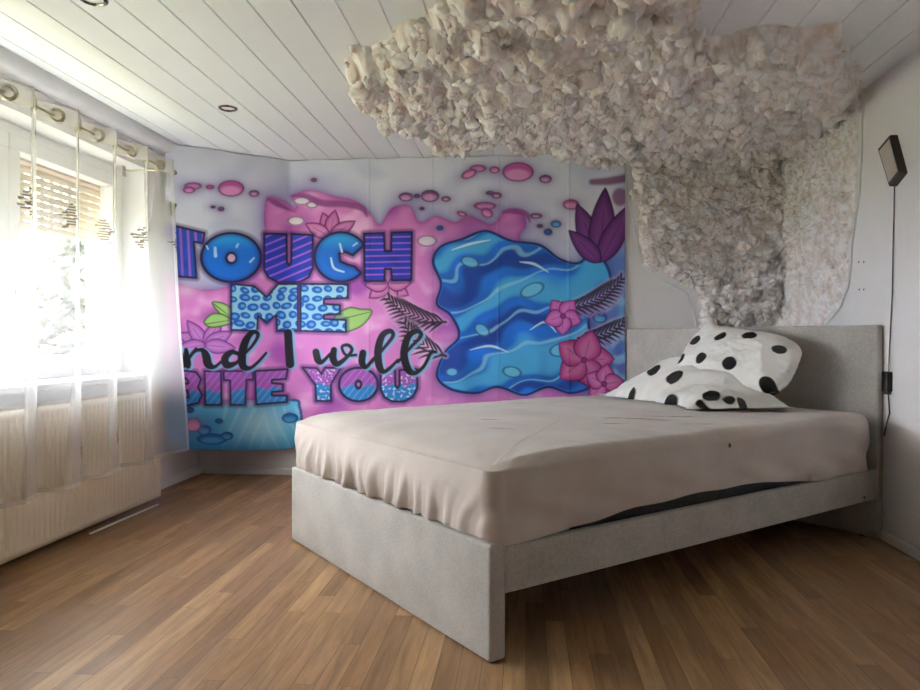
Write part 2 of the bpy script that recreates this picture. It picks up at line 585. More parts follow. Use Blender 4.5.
# shutter box fascia inside the reveal, roller shutter outside lowered to a third
mb = MB(); mb.box((XL - .34, WY0, WZ1 - .13), (XL - .23, WY1, WZ1), .004)
W(mb, 'shutter_box', M['pvc_pink'])
mb = MB()
zt, zb_, sh = WZ1 - .13, 1.47, .040
z = zt; row = 0
SX = XL - .285
while z - sh > zb_ - .01:
    # curved slat with a row of light slots in the joint beneath it
    pr = [(0, 0), (.006, -.006), (.008, -sh / 2), (.006, -sh + .006), (0, -sh + .003), (-.004, -sh / 2)]
    mb.extrude(pr, lambda p, q, t, z=z: Vector((SX + p, t, z + q)), WY0 + .01, WY1 - .01)
    y = WY0 + .02
    while y < WY1 - .03:
        mb.box((SX + .001, y + .040, z - sh - .001), (SX + .004, y + .075, z - sh + .007))
        y += .075
    z -= sh; row += 1
W(mb, 'roller_shutter', M['shutter'])
# outer reveal and outer sill
mb = MB()
mb.box((XO - .02, WY1, WZ0 - .1), (XO, WY1 + .4, WZ1 + .2)); mb.box((XO - .02, WY0 - .4, WZ0 - .1), (XO, WY0, WZ1 + .2))
mb.box((XO, WY1 - .004, WZ0), (gx0, WY1 - .0005, WZ1))
tag(mb.build('trim_2', M['cream']), kind='structure')

# unseen window beside the camera, added to let in fill light
rw = empty('fill_window', (XL - .18, (RY0 + RY1) / 2, WZ0)); tag(rw, kind='structure')
mb = MB()
for a, b in (((RY0, WZ0), (RY1, WZ0 + .07)), ((RY0, WZ1 - .07), (RY1, WZ1)), ((RY0, WZ0 + .07), (RY0 + .07, WZ1 - .07)), ((RY1 - .07, WZ0 + .07), (RY1, WZ1 - .07)), (((RY0 + RY1) / 2 - .05, WZ0 + .07), ((RY0 + RY1) / 2 + .05, WZ1 - .07))):
    mb.box((gx0, a[0], a[1]), (gx1, b[0], b[1]), .004)
f_ = W(mb, 'window_frame', M['pvc'], rw, rw.location)
mb = MB(); mb.box((gx0 + .03, RY0 + .06, WZ0 + .06), (gx0 + .038, RY1 - .06, WZ1 - .06)); W(mb, 'window_pane', M['glass'], f_, rw.location)

# ---------------------------------------------------------------- outside
g_ = np_mesh('lawn', [(-60, -40, -2.6), (XL - .6, -40, -2.6), (XL - .6, 60, -2.6), (-60, 60, -2.6)], [[0, 1, 2, 3]], M['grass'], smooth=False)
tag(g_, 'pale lawn outside, seen through the sheer curtain', 'lawn', kind='structure')


def make_tree(name, x, y, h, r, label):
    root = empty(name, (x, y, -2.6), label, 'tree', 'trees outside the window')
    mb = MB(); mb.tube([(0, 0, 0), (.05, .03, h * .35), (0, 0, h * .8)], [.16, .12, .04], 10)
    mb.build('trunk', M['bark'], root, True)
    n = 1500
    vs, fs = [], []
    bmx = bmesh.new(); bmesh.ops.create_icosphere(bmx, subdivisions=1, radius=1)
    S = np.array([v.co[:] for v in bmx.verts]); Fc = np.array([[v.index for v in f.verts] for f in bmx.faces]); bmx.free()
    for i in range(n):
        t = random.random() ** .8
        z_ = h * (.18 + .8 * t); rr = r * (1.08 - t) ** .7 * (.4 + .6 * random.random()); a = random.random() * 6.283
        s = (.35 + .5 * random.random()) * r * .13
        P = S * s * np.array([1, 1, .7]) + [rr * math.cos(a), rr * math.sin(a), z_]
        P += rng.normal(scale=s * .45, size=P.shape)
        vs.append(P); fs.append(Fc + i * len(S))
    np_mesh('crown', np.concatenate(vs), np.concatenate(fs), M['leaf'], root, smooth=False)


make_tree('garden_tree', -13.5, 21.5, 8.2, 2.6, 'tall dark conifer outside, right of the window handle behind the sheer curtain')
make_tree('garden_tree', -21.5, 20.5, 6.4, 2.4, 'bushy tree outside, nearest the window handle behind the sheer curtain')

# ================================================================ RADIATOR
RF, RB = -2.045, -2.175
ry0, ry1, rz0, rz1 = 1.75, 3.82, .04, .635
rad = empty('radiator', (-2.11, 2.8, 0), 'long cream panel radiator with vertical ribs under the window sill', 'radiator')
def R_(mb, name, mat, parent=rad, smooth=False):
    return W(mb, name, mat, parent, rad.location, smooth)
mb = MB()
# pressed front panel: ribbed profile extruded vertically, flat top and bottom channels
nb = int((ry1 - ry0 - .06) / .0333)
rows = [(rz0, 0, 0), (rz0 + .028, 0, 0), (rz0 + .034, 1, 0), (rz0 + .05, 1, 0), (rz1 - .05, 1, 0), (rz1 - .034, 1, 0), (rz1 - .028, 0, 0), (rz1, 0, 0)]
ys = []
for i in range(nb):
    y_ = ry0 + .03 + i * .0333
    ys += [(y_, 0), (y_ + .010, 0), (y_ + .0145, 1), (y_ + .0285, 1)]
ys = [(ry0, 0)] + ys + [(ry1 - .03, 0), (ry1, 0)]
G = []
for zz, on, _ in rows:
    G.append([(RF - .006 * (d * on), yy, zz) for yy, d in ys])
V = np.array(G) - np.array(rad.location)
panel = np_mesh('front_panel', V.reshape(-1, 3), grid_faces(len(rows), len(ys)), M['rad'], rad, smooth=False)
sol = panel.modifiers.new('solid', 'SOLIDIFY'); sol.thickness = .0015; sol.offset = 1
mb = MB(); mb.box((RB, ry0 + .01, rz0 + .01), (RB + .012, ry1 - .01, rz1 - .02), .002); R_(mb, 'back_panel', M['rad'])
mb = MB(); mb.box((RB - .002, ry1 - .001, rz0 + .002), (RF + .002, ry1 + .004, rz1 + .002), .0015)
R_(mb, 'side_panel', M['rad'])
mb = MB(); mb.box((RB - .002, ry0 - .004, rz0 + .002), (RF + .002, ry0 + .001, rz1 + .002), .0015)
R_(mb, 'side_panel', M['rad'])
mb = MB()
for q in range(60):
    yy = ry0 + .02 + q * (ry1 - ry0 - .04) / 59
    mb.box((RB + .012, yy - .004, rz1 - .006), (RF - .006, yy + .004, rz1))
mb.box((RB, ry0, rz1 - .012), (RB + .014, ry1, rz1)); mb.box((RF - .012, ry0, rz1 - .012), (RF, ry1, rz1))
R_(mb, 'top_grille', M['rad'])
for q in (ry0 + .3, ry1 - .3):
    mb = MB(); mb.box((XL + .001, q - .02, rz0 + .08), (RB + .001, q + .02, rz1 - .08), .002)
    R_(mb, 'bracket', M['rad'])
# white cable duct on the floor below the radiator's end
p0, p1 = on_z(90, 532, .012), on_z(158, 503, .012)
mb = MB()
dv = Vector(p1) - Vector(p0); L_ = dv.length
mb.box((0, -.006, -.012), (L_, .006, -.004), .002)
o = mb.build('cable_duct', M['trim']); o.location = p0; o.rotation_euler = (0, 0, math.atan2(dv.y, dv.x))
tag(o, 'narrow white cable duct lying on the floor under the radiator end', 'cable duct')

# ================================================================ CURTAIN
CX = -1.972
RODZ = 1.862
rod = empty('curtain_rod', (CX, 2.6, RODZ), 'slim metal curtain rod threaded through the eyelets of the sheer curtain', 'curtain rod')
mb = MB(); mb.tube([(0, -1.0, 0), (0, 1.22, 0)], .0065, 14); mb.build('pole', M['rod'], rod, True)
for yy in (-.95, 1.18):
    mb = MB(); mb.tube([(XL - CX, yy, .0), (-.0, yy, 0)], .006, 8); mb.box((XL - CX, yy - .015, -.03), (XL - CX + .006, yy + .015, .03), .002)
    mb.build('bracket', M['metal'], rod, True)
mb = MB(); mb.lathe([(0, 0), (.014, 0), (.016, .01), (.012, .028), (0, .032)], 20, Matrix.Translation((0, 1.22, 0)) @ Matrix.Rotation(-math.pi / 2, 4, 'X')); mb.build('finial', M['metal'], rod, True)

lam = .281
ycur1 = 3.70                       # where the last fold ends at the top
nw = 5.6
ncol, nrow = 900, 420
tt = np.linspace(0, 1, ncol)[None, :].repeat(nrow, 0)
zz = np.linspace(1, 0, nrow)[:, None].repeat(ncol, 1)       # 1 top, 0 bottom
y_top = ycur1 - nw * lam * (1 - tt)
ph = 2 * math.pi * (y_top - 2.535) / lam
down = 1 - zz
lowf = down ** 1.2
wob = .35 * noise3(np.stack([y_top * 3.1, zz * 1.3, 0 * zz + 3.3], -1)) * lowf
amp = .052 * (1 - .35 * lowf) * (1 + .5 * noise3(np.stack([y_top * 2.3, zz * 2.1, 0 * zz], -1)) * lowf)
sx = np.sin(ph + 2.2 * wob)
sh3 = np.sin(2 * ph + 4 * wob + 1.0) * .012 * lowf
X = CX + amp * (sx * 1.0) + sh3
# waves lean so that the pleats overlap a little, as hanging eyelet pleats do
Y = y_top + .028 * np.sin(2 * (ph) ) * (1 - .5 * lowf) + .05 * wob
last = sst(tt, .93, 1.0)
Y = Y + .26 * lowf * sst(tt, .9, 1.0) * 1.0
X = X - .0 * last + .03 * lowf * sst(tt, .55, 1) + .01
X = X - .05 * last * lowf
ztop = 1.905
zbot = .285 + .006 * np.sin(ph * .5) - .01 * last + .012 * noise3(np.stack([y_top * 2.5, 0 * zz, 0 * zz + 9], -1))
Z = ztop * zz + zbot * down
CV = np.stack([X, Y, Z], -1)
CV[..., 0] = np.maximum(CV[..., 0], -2.035)
# print: pale weave, denser hems, grey scribbled lozenges; channel 4 = density of the weave
px, py = project(CV)
colr = np.ones((nrow, ncol, 4)) * np.array([*lin((222, 220, 219)), .28])
hem = (Z < zbot + .018) | (Z > ztop - .075)
colr[hem, 3] = .46
edge = (tt > .99)
colr[edge, 3] = .5
cloth_s = y_top
marks = []
for q, (zr, odd) in enumerate(((1.765, 0), (1.44, 1), (1.10, 0), (.45, 0))):
    for w_ in range(-1, 7):
        yc = 2.57 + lam * (w_ + (.0 if odd else .5)) + .02 * math.sin(3 * q + w_)
        marks.append((yc, zr + .02 * math.sin(1.7 * w_ + q)))
for yc, zc in marks:
    for b_ in range(9):
        dz = (b_ - 4) * .0125
        wdt = (.028 * (1 - abs(b_ - 4) / 5.2)) * (.7 + .5 * random.random())
        cx_ = yc + (random.random() - .5) * .02
        m_ = (np.abs(cloth_s - cx_) < wdt) & (np.abs(Z - (zc + dz + (cloth_s - cx_) * .12)) < .0042)
        colr[m_, :3] = lin((92, 80, 74)); colr[m_, 3] = .85
cur = empty('sheer_curtain', (CX, 2.9, 0), 'white sheer eyelet curtain with grey scribbled lozenges hanging in front of the window', 'curtain')
np_mesh('fabric', (CV - np.array(cur.location)).reshape(-1, 3), grid_faces(nrow, ncol), M['sheer'], cur, True, colr.reshape(-1, 4))
k_ = 0
for hw in range(-1, 12):
    yy = 2.535 + lam * hw / 2 * 1.0
    if yy < ycur1 - nw * lam + .02 or yy > ycur1 - .0: continue
    sg = 1 if hw % 2 == 0 else -1
    ang = math.atan2(.052 * 2 * math.pi / lam * sg, 1)          # pleat direction at the rod
    nrm = Vector((math.cos(ang) , -math.sin(ang), 0)) if True else None
    Mx = Matrix.Translation((.01, yy - cur.location.y, RODZ)) @ nrm.to_track_quat('Z', 'Y').to_matrix().to_4x4()
    mb = MB()
    mb.lathe([(.019, -.004), (.022, -.007), (.030, -.006), (.033, 0), (.030, .006), (.022, .007), (.019, .004), (.019, -.004)], 28, Mx)
    mb.build('eyelet', M['metal'], cur, True)

# ================================================================ TAPESTRY
XTL, YTL, XTR = -2.215, 4.20, .642
ZT, ZB = 2.134, .192
NX, NZ = 760, 500
xx = np.linspace(0, 1, NX)[None, :].repeat(NZ, 0)
vv = np.linspace(0, 1, NZ)[:, None].repeat(NX, 1)          # 0 top, 1 bottom
xk = -1.594
xw = XTL + (XTR - XTL) * xx
yb_ = np.full_like(xw, D - .012)
yd_ = YTL + (xw - XTL) * (D - .012 - YTL) / (xk - XTL)
kk = .004 + .05 * vv
yw = -kk * np.log(np.exp(-(yb_ - 4.5) / kk) + np.exp(-(yd_ - 4.5) / kk)) + 4.5
ztl = ZT - .004 * np.sin(xx * 60)
zbl = ZB + .06 * (1 - sst(xw, -2.3, -1.5)) - .02 * np.sin(np.clip((xw + 2.2) / .7, 0, 1) * math.pi)
zw = ztl * (1 - vv) + zbl * vv
# gentle waviness, a few hanging folds and crease lines from the packing
wv = .006 * noise3(np.stack([xw * 3, zw * 1.2, 0 * xw], -1)) + .004 * vv * np.sin(xw * 26 + 2 * noise3(np.stack([xw * 2, zw, 0 * xw + 5], -1)))
for cxx in (-1.05, -.62, -.18, .28):
    wv += .0035 * np.exp(-((xw - cxx) / .006) ** 2)
yw = yw - .010 - wv - .0
TV = np.stack([xw, yw, zw], -1)
PX, PY = project(TV)
PXf, PYf = PX.ravel(), PY.ravel()
NPT = len(PXf)
IMG = np.zeros((NPT, 3))


def mixc(mask, c):
    """c: (3,) sRGB or (n,3) linear"""
    global IMG
    cc = lin(c) if np.ndim(c) == 1 else c
    m_ = np.clip(mask, 0, 1)[:, None]
    IMG = IMG * (1 - m_) + cc * m_


def cov(d, soft=.7):                       # coverage from a signed distance in px
    return np.clip(.5 - d / soft, 0, 1)


class Reg:
    """restrict work to a bounding box of the design"""
    def __init__(s, x0, y0, x1, y1):
        s.i = np.where((PXf > x0) & (PXf < x1) & (PYf > y0) & (PYf < y1))[0]
        s.x, s.y = PXf[s.i], PYf[s.i]

    def put(s, mask, c):
        cc = lin(c) if np.ndim(c) == 1 else c
        m_ = np.clip(mask, 0, 1)[:, None]
        IMG[s.i] = IMG[s.i] * (1 - m_) + cc * m_


def smooth_poly(pts, n=8):
    """closed Catmull-Rom"""
    P = np.array(pts, float); out = []
    m = len(P)
    for i in range(m):
        a, b, c, d = P[i - 1], P[i], P[(i + 1) % m], P[(i + 2) % m]
        for t in np.linspace(0, 1, n, endpoint=False):
            out.append(.5 * ((2 * b) + (-a + c) * t + (2 * a - 5 * b + 4 * c - d) * t * t + (-a + 3 * b - 3 * c + d) * t ** 3))
    return np.array(out)


def sd_poly(x, y, P):
    P = np.asarray(P, float)
    d = np.full(x.shape, 1e9); inside = np.zeros(x.shape, bool)
    m = len(P)
    for i in range(m):
        ax, ay = P[i]; bx, by = P[(i + 1) % m]
        ex, ey = bx - ax, by - ay
        L2 = ex * ex + ey * ey + 1e-12
        t = np.clip(((x - ax) * ex + (y - ay) * ey) / L2, 0, 1)
        d = np.minimum(d, (x - ax - t * ex) ** 2 + (y - ay - t * ey) ** 2)
        if ay != by:
            cr = ((ay > y) != (by > y)) & (x < ex * (y - ay) / (by - ay) + ax)
            inside ^= cr
    d = np.sqrt(d)
    return np.where(inside, -d, d)


def sd_ell(x, y, cx, cy, rx, ry, a=0):
    c, s = math.cos(a), math.sin(a)
    u, v = (x - cx) * c + (y - cy) * s, -(x - cx) * s + (y - cy) * c
    k = np.sqrt((u / rx) ** 2 + (v / ry) ** 2)
    return (k - 1) * min(rx, ry) * 1.0


def sd_stroke(x, y, pts):
    """tapered brush stroke: pts = (x, y, radius)"""
    P = np.array(pts, float); out = np.full(x.shape, 1e9)
    # refine with Catmull-Rom
    Q = []
    for i in range(len(P) - 1):
        a = P[max(i - 1, 0)]; b = P[i]; c = P[i + 1]; d = P[min(i + 2, len(P) - 1)]
        for t in np.linspace(0, 1, 6, endpoint=False):
            Q.append(.5 * ((2 * b) + (-a + c) * t + (2 * a - 5 * b + 4 * c - d) * t * t + (-a + 3 * b - 3 * c + d) * t ** 3))
    Q.append(P[-1])
    for a, b in zip(Q, Q[1:]):
        ex, ey = b[0] - a[0], b[1] - a[1]
        t = np.clip(((x - a[0]) * ex + (y - a[1]) * ey) / (ex * ex + ey * ey + 1e-9), 0, 1)
        out = np.minimum(out, np.hypot(x - a[0] - t * ex, y - a[1] - t * ey) - (a[2] + (b[2] - a[2]) * t))
    return out


NAVY = (24, 20, 72)
NZ1 = noise3(np.stack([PXf / 34, PYf / 26, PXf * 0], -1))
NZ2 = noise3(np.stack([PXf / 13, PYf / 11, PXf * 0 + 7], -1))
NZ3 = noise3(np.stack([PXf / 60, PYf / 50, PXf * 0 + 3], -1))

# ---- ground of the design
IMG[:] = lin((222, 225, 238))
mixc(sst(NZ1 + .3 * NZ3, -.1, .6) * .5, (176, 184, 214))
mixc(sst(PYf, 205, 180) * 0 + sst(-PYf, -176, -158) * .5, (214, 217, 226))
# the pink liquid
pink = smooth_poly([(150, 262), (180, 284), (222, 288), (262, 262), (264, 214), (268, 197), (282, 200), (296, 208), (292, 196), (310, 190), (335, 196), (356, 201), (370, 213), (380, 224), (392, 208), (410, 206), (420, 222), (436, 216), (455, 222), (470, 216), (492, 224), (506, 210), (522, 212), (526, 226), (520, 240), (545, 262), (560, 300), (600, 330), (626, 360), (640, 410), (560, 430), (320, 428), (296, 404), (288, 398), (240, 400), (150, 396)])
dpk = sd_poly(PXf, PYf, pink)
halo = np.exp(-np.clip(dpk, 0, 99) / 6.5) * (dpk > 0)
mixc(halo * .85, (120, 92, 176))
mixc(np.exp(-np.clip(dpk, 0, 99) / 22) * (dpk > 0) * .35, (158, 150, 206))
base_pink = lin((222, 134, 208))[None] * (1 + .12 * NZ1[:, None]) * np.array([1, 1, 1])
mixc(cov(dpk), base_pink)
mixc(cov(dpk) * sst(NZ1 + NZ2 * .5, .1, .8) * .85, (246, 196, 236))
mixc(cov(dpk) * sst(-NZ1 - NZ3, .15, .8) * .85, (178, 80, 186))
mixc(cov(dpk) * np.exp(dpk / 3.2) * .8, (150, 36, 140))
# lower blue water
blue = smooth_poly([(150, 398), (195, 404), (240, 406), (292, 400), (300, 408), (306, 440), (330, 470), (150, 470)])
db = sd_poly(PXf, PYf, blue)
mixc(cov(db, 3), lin((96, 190, 228))[None] * (1 + .25 * NZ1[:, None]))
st = sst(np.sin((PXf * .8 - (PYf - 400) * .35 * np.sign(PXf - 265)) * .62 + 2 * NZ1), .3, 1) * sst(PYf, 402, 412) * (PXf > 222) * (PXf < 300)
mixc(cov(db) * st * .3, (200, 236, 246))
mixc(cov(db) * sst(PYf, 432, 452) * .8, (20, 118, 178))
mixc(cov(db) * np.exp(-((PXf - 206) / 26) ** 2 - ((PYf - 432) / 18) ** 2) * .75, (30, 128, 200))
mixc(cov(db) * np.exp(-((PXf - 176) / 12) ** 2) * .6, (40, 120, 190))
mixc((np.abs(db) < 1.4) * sst(PXf, 285, 292) * .9, (50, 70, 160))
mixc(cov(db) * np.exp(-((PXf - 262) / 24) ** 2 - ((PYf - 424) / 16) ** 2) * .6, (196, 232, 242))
# light burst near T
mixc(np.exp(-((PXf - 186) / 12) ** 2 - ((PYf - 290) / 7) ** 2) * .5, (244, 214, 236))
mixc(np.exp(-((PXf - 345) / 16) ** 2 - ((PYf - 345) / 10) ** 2) * .35, (240, 190, 226))


def bubble(cx, cy, rx, ry, c=(196, 84, 164), rim=(96, 34, 104), a=0, hi=(236, 170, 218), glow=True):
    r = Reg(cx - rx - 9, cy - ry - 9, cx + rx + 9, cy + ry + 9)
    d = sd_ell(r.x, r.y, cx, cy, rx, ry, a)
    if glow: r.put(np.exp(-np.clip(d, 0, 50) / 2.6) * (d > 0) * .6, (122, 104, 164))
    r.put(cov(d), c)
    if rx > 4:
        d2 = sd_ell(r.x, r.y, cx - rx * .05, cy + ry * .3, rx * .8, ry * .6, a)
        r.put(cov(d2, 2.5) * .7, hi)
    r.put(np.clip(1 - np.abs(d + .4) / 1.0, 0, 1) * .85, rim)


for a_ in ((231, 188.5, 13, 8), (193, 186, 8.5, 3.5), (189, 190, 6, 3.2), (210, 187, 4, 2.2), (518, 172, 15.5, 9.5), (494.5, 170, 5, 3.3), (478, 168.5, 8, 3.6), (469, 174, 8, 4, -.4), (571, 204.5, 8, 5), (485, 206, 11, 4), (487, 213, 6, 4.5, .5), (462, 214, 5, 2.4, .3)):
    bubble(a_[0], a_[1], a_[2], a_[3], a=a_[4] if len(a_) > 4 else 0)
for a_ in ((254, 193.5, 5, 3.2), (221, 209, 3.2, 2.2), (213, 207, 2.4, 1.4), (314, 180, 3, 2), (406, 197, 7, 4.4), (430, 196, 9, 6), (417, 196, 3, 2), (446, 199, 4.4, 2.6), (490, 193, 4, 2), (496.5, 195.5, 5, 3), (422, 208.6, 2.4, 1.6), (545.5, 179, 6, 4), (536, 216, 6, 2.6), (540, 226, 3, 2)):
    bubble(*a_, c=(120, 62, 128), rim=(58, 30, 84))
for a_ in ((427, 241, 10, 5.5), (302, 201, 9, 4), (296, 221, 9, 4.5), (312, 205, 6, 3.2)):
    bubble(*a_, c=(226, 214, 228), rim=(120, 40, 120), hi=(238, 232, 240), glow=False)
for a_ in ((290, 418, 8, 5), (219, 421, 4, 2.4), (190, 410, 4, 3), (212, 439, 15, 5.5), (227, 436, 6, 4), (204, 430, 7, 5)):
    bubble(*a_, c=(20, 100, 186), rim=(12, 66, 140), hi=(80, 176, 226), glow=False)
bubble(193, 425, 8, 6.5, c=(206, 130, 192), rim=(28, 90, 170))
# dark top rims of the pink waves
r = Reg(262, 185, 400, 250)
for pts in ([(268, 199, 1.5), (276, 203, 3), (288, 209, 1.5), (296, 212, .6)], [(292, 196, 1.5), (306, 196, 2.5), (322, 203, 3.4), (344, 204, 3.2), (362, 208, 3.2), (367, 216, 1.2)]):
    r.put(cov(sd_stroke(r.x, r.y, pts), 2.2) * .85, (138, 60, 136))
r = Reg(498, 200, 540, 250)
r.put(cov(sd_stroke(r.x, r.y, [(503, 212, 1.5), (514, 211, 3), (526, 214, 2.6), (530, 222, .7)]), 2) * .85, (150, 62, 146))
r = Reg(575, 170, 640, 215)
r.put(cov(sd_stroke(r.x, r.y, [(592, 182, 3), (610, 181, 4), (626, 178, 4)]), 3) * .85, (112, 34, 108))
r.put(cov(sd_ell(r.x, r.y, 620, 197, 8, 9), 3) * .8, (128, 44, 124))


# ---- plain blue water shapes and petals fill the middle of the design
splash = smooth_poly([(432, 262), (440, 246), (462, 238), (486, 230), (512, 240), (540, 244), (560, 258), (578, 262), (592, 252), (606, 262), (612, 282), (604, 302), (590, 318), (594, 340), (604, 362), (596, 384), (572, 394), (548, 388), (524, 396), (498, 388), (476, 394), (450, 390), (436, 376), (444, 352), (458, 336), (450, 316), (436, 304), (440, 284)])
r = Reg(415, 215, 640, 410)
r.put(sst(r.x, 560, 600) * sst(r.y, 225, 262) * .85, (44, 116, 206))
r.put(sst(r.x, 590, 612) * .7 * sst(r.y, 262, 290) * sst(NZ2[r.i], -.2, .35), (150, 214, 238))
d = sd_poly(r.x, r.y, splash)
r.put(np.exp(-np.clip(d, 0, 50) / 5) * (d > 0) * .6, (60, 52, 150))
n1 = NZ1[r.i]; n2 = NZ2[r.i]; n3 = NZ3[r.i]
r.put(cov(d), lin((22, 112, 216))[None] * (1 + .45 * n1[:, None]))
# swirling bands of lighter and darker water
wx = r.x + 16 * n3; wy = r.y + 14 * n1
band = np.sin((wy * .9 + wx * .32) * .105 + 1.6 * n3)
r.put(cov(d + 3) * sst(band, .25, .95) * .75, (84, 192, 238))
r.put(cov(d + 3) * sst(-band, .45, .98) * .8, (20, 52, 150))
r.put(cov(d + 3) * sst(np.sin((wy * .9 + wx * .32) * .21 + .8), .93, 1) * .55, (158, 222, 240))
r.put(cov(np.abs(d + 1) - 1.1) * .9, NAVY)
for p in ((470, 262, 9, 5, .3), (532, 290, 12, 6, -.4), (482, 330, 8, 5, .6), (560, 350, 10, 6, -.2), (512, 372, 9, 5, .2), (452, 372, 6, 4, 0)):
    d = sd_ell(r.x, r.y, *p)
    r.put(cov(d, 2) * .75, (118, 206, 236)); r.put(cov(np.abs(d) - .7) * .7, (16, 50, 140))
for p in ([(452, 250, .5), (470, 244, 1.2), (490, 240, .5)], [(520, 262, .5), (534, 264, 1.4), (548, 272, .5)], [(470, 350, .4), (490, 346, 1.2), (508, 352, .4)], [(560, 300, .4), (566, 312, 1.3), (566, 326, .4)], [(530, 330, .4), (545, 322, 1.1), (556, 332, .4)]):
    r.put(cov(sd_stroke(r.x, r.y, p)) * .85, (214, 240, 250))
for a_ in ((548, 232, 4, 3), (556, 224, 5, 3.4), (606, 300, 6, 4), (600, 318, 7, 5), (440, 228, 3.5, 2.4)):
    bubble(*a_, c=(24, 92, 186), rim=(16, 44, 130), hi=(110, 190, 230))


def petal(cx, cy, ang, L, w, c1=(190, 84, 176), c2=(226, 150, 214), line=(104, 24, 96)):
    r = Reg(cx - L - 6, cy - L - 6, cx + L + 6, cy + L + 6)
    ca, sa = math.cos(ang), math.sin(ang)
    u, v = (r.x - cx) * ca + (r.y - cy) * sa, -(r.x - cx) * sa + (r.y - cy) * ca
    t = np.clip(u / L, 0, 1)
    prof = w * np.sin(np.pi * np.clip(t, 0, 1) ** .75) ** .8
    d = np.abs(v) - prof
    d = np.where((u < 0) | (u > L), np.maximum(d, np.maximum(-u, u - L)), d)
    r.put(cov(d, 1.2), c1)
    r.put(cov(d + w * .35, w * .5) * .7, c2)
    r.put(cov(np.abs(d) - .8, 1.0) * .9, line)
    r.put(cov(np.abs(v) - .35, .8) * cov(d) * (u > 0) * (t < .7) * .7, line)


# lily at the left, leaves
for an in (-2.75, -2.2, -1.0, -.45, .1, 3.0):
    petal(205, 345, an, 30, 7, (182, 98, 190), (214, 146, 214), (110, 44, 140))
for an, L in ((-1.9, 22), (-1.35, 24)):
    petal(330, 234, an, L, 7, (196, 76, 166), (222, 140, 206))
petal(331, 236, -.55, 28, 6.5, (200, 96, 176), (226, 150, 212)); petal(329, 236, -2.65, 26, 6.5, (208, 112, 184), (226, 150, 212))
for an in (.5, 1.35, 2.5, -.05, 3.1):
    petal(388, 284, an, 23, 7.5, (204, 100, 178), (228, 150, 208))
# large purple petals at the right, under the dark rim
for an, L, w in ((-1.95, 62, 12), (-1.5, 74, 13), (-1.08, 66, 11), (-2.35, 44, 9)):
    petal(600, 262, an, L, w, (98, 40, 118), (140, 72, 152), (44, 14, 66))


def palm(x0, y0, x1, y1, n, L, flip, c=(40, 28, 52)):
    r = Reg(min(x0, x1) - L, min(y0, y1) - L, max(x0, x1) + L, max(y0, y1) + L)
    bend = .18
    mx, my = (x0 + x1) / 2 + (y1 - y0) * bend * flip, (y0 + y1) / 2 - (x1 - x0) * bend * flip
    d = sd_stroke(r.x, r.y, [(x0, y0, 1.3), (mx, my, 1.1), (x1, y1, .6)])
    for i in range(n):
        t = (i + .5) / n
        bx = (1 - t) ** 2 * x0 + 2 * t * (1 - t) * mx + t * t * x1; by = (1 - t) ** 2 * y0 + 2 * t * (1 - t) * my + t * t * y1
        tx, ty = 2 * (1 - t) * (mx - x0) + 2 * t * (x1 - mx), 2 * (1 - t) * (my - y0) + 2 * t * (y1 - my)
        tn = math.hypot(tx, ty); tx /= tn; ty /= tn
        l = L * (.45 + .55 * math.sin(math.pi * min(1, t + .15)))
        for sgn in (-1, 1):
            dx, dy = tx * .85 - sgn * ty * .62, ty * .85 + sgn * tx * .62
            d = np.minimum(d, sd_stroke(r.x, r.y, [(bx, by, .8), (bx + dx * l * .55, by + dy * l * .55, 1.25), (bx + dx * l, by + dy * l + 2, .2)]))
    r.put(cov(d - 1.6, 2.5) * .4, (214, 178, 216)); r.put(cov(d) * .95, c)


palm(446, 322, 388, 298, 13, 22, 1)
palm(446, 356, 404, 322, 10, 22, 1)
palm(566, 308, 622, 278, 14, 20, -1)
palm(578, 338, 628, 318, 11, 17, -1)
for cx, cy, L, cs in ((563, 316, 19, ((192, 78, 172), (222, 130, 204))), (584, 360, 30, ((176, 50, 132), (216, 124, 178))), (604, 384, 20, ((196, 74, 160), (228, 140, 200)))):
    for q in range(5):
        petal(cx, cy, q * 1.2566 + .3 + cx, L, L * .46, *cs)
    bubble(cx, cy, 3, 3, (150, 40, 120), (90, 16, 90), glow=False)


def leaf(pts, tip0, tip1):
    P = smooth_poly(pts); r = Reg(P[:, 0].min() - 4, P[:, 1].min() - 4, P[:, 0].max() + 4, P[:, 1].max() + 4)
    d = sd_poly(r.x, r.y, P)
    r.put(cov(d), (150, 200, 110)); r.put(cov(d + 2, 2) * .5, (184, 222, 136))
    r.put(cov(np.abs(d) - .7) * .9, (52, 92, 52))
    r.put(cov(sd_stroke(r.x, r.y, [(*tip0, .5), (*tip1, .3)])) * cov(d), (60, 100, 56))


leaf([(212, 303), (222, 303), (231, 309), (231, 322), (222, 316)], (214, 304), (232, 318))
leaf([(204, 322), (212, 314), (224, 315), (232, 322), (222, 326), (210, 327)], (206, 324), (232, 320))
leaf([(334, 318), (348, 308), (360, 309), (372, 311), (364, 324), (350, 331), (342, 330)], (338, 320), (370, 312))


# ---- lettering
def letter(shapes, fill, out_w=2.0, holes=(), x0=0, y0=0, x1=0, y1=0, round_=0.0, shadow=None):
    r = Reg(x0 - 7, y0 - 7, x1 + 7, y1 + 7)
    d = np.full(r.x.shape, 1e9)
    for s in shapes:
        if s[0] == 'e': d = np.minimum(d, sd_ell(r.x, r.y, *s[1:]))
        else: d = np.minimum(d, sd_poly(r.x, r.y, s[1]) - round_)
    for h in holes:
        if h[0] == 'e': d = np.maximum(d, -sd_ell(r.x, r.y, *h[1:]))
        else: d = np.maximum(d, -(sd_poly(r.x, r.y, h[1]) - .5))
    r.put(cov(d - out_w - 1.2, 2.4) * .6, (70, 30, 120))
    r.put(cov(d - out_w * .45, 1.0), NAVY)
    c = fill(r, d)
    r.put(cov(d + out_w * .55, 1.0), c)
    return r, d


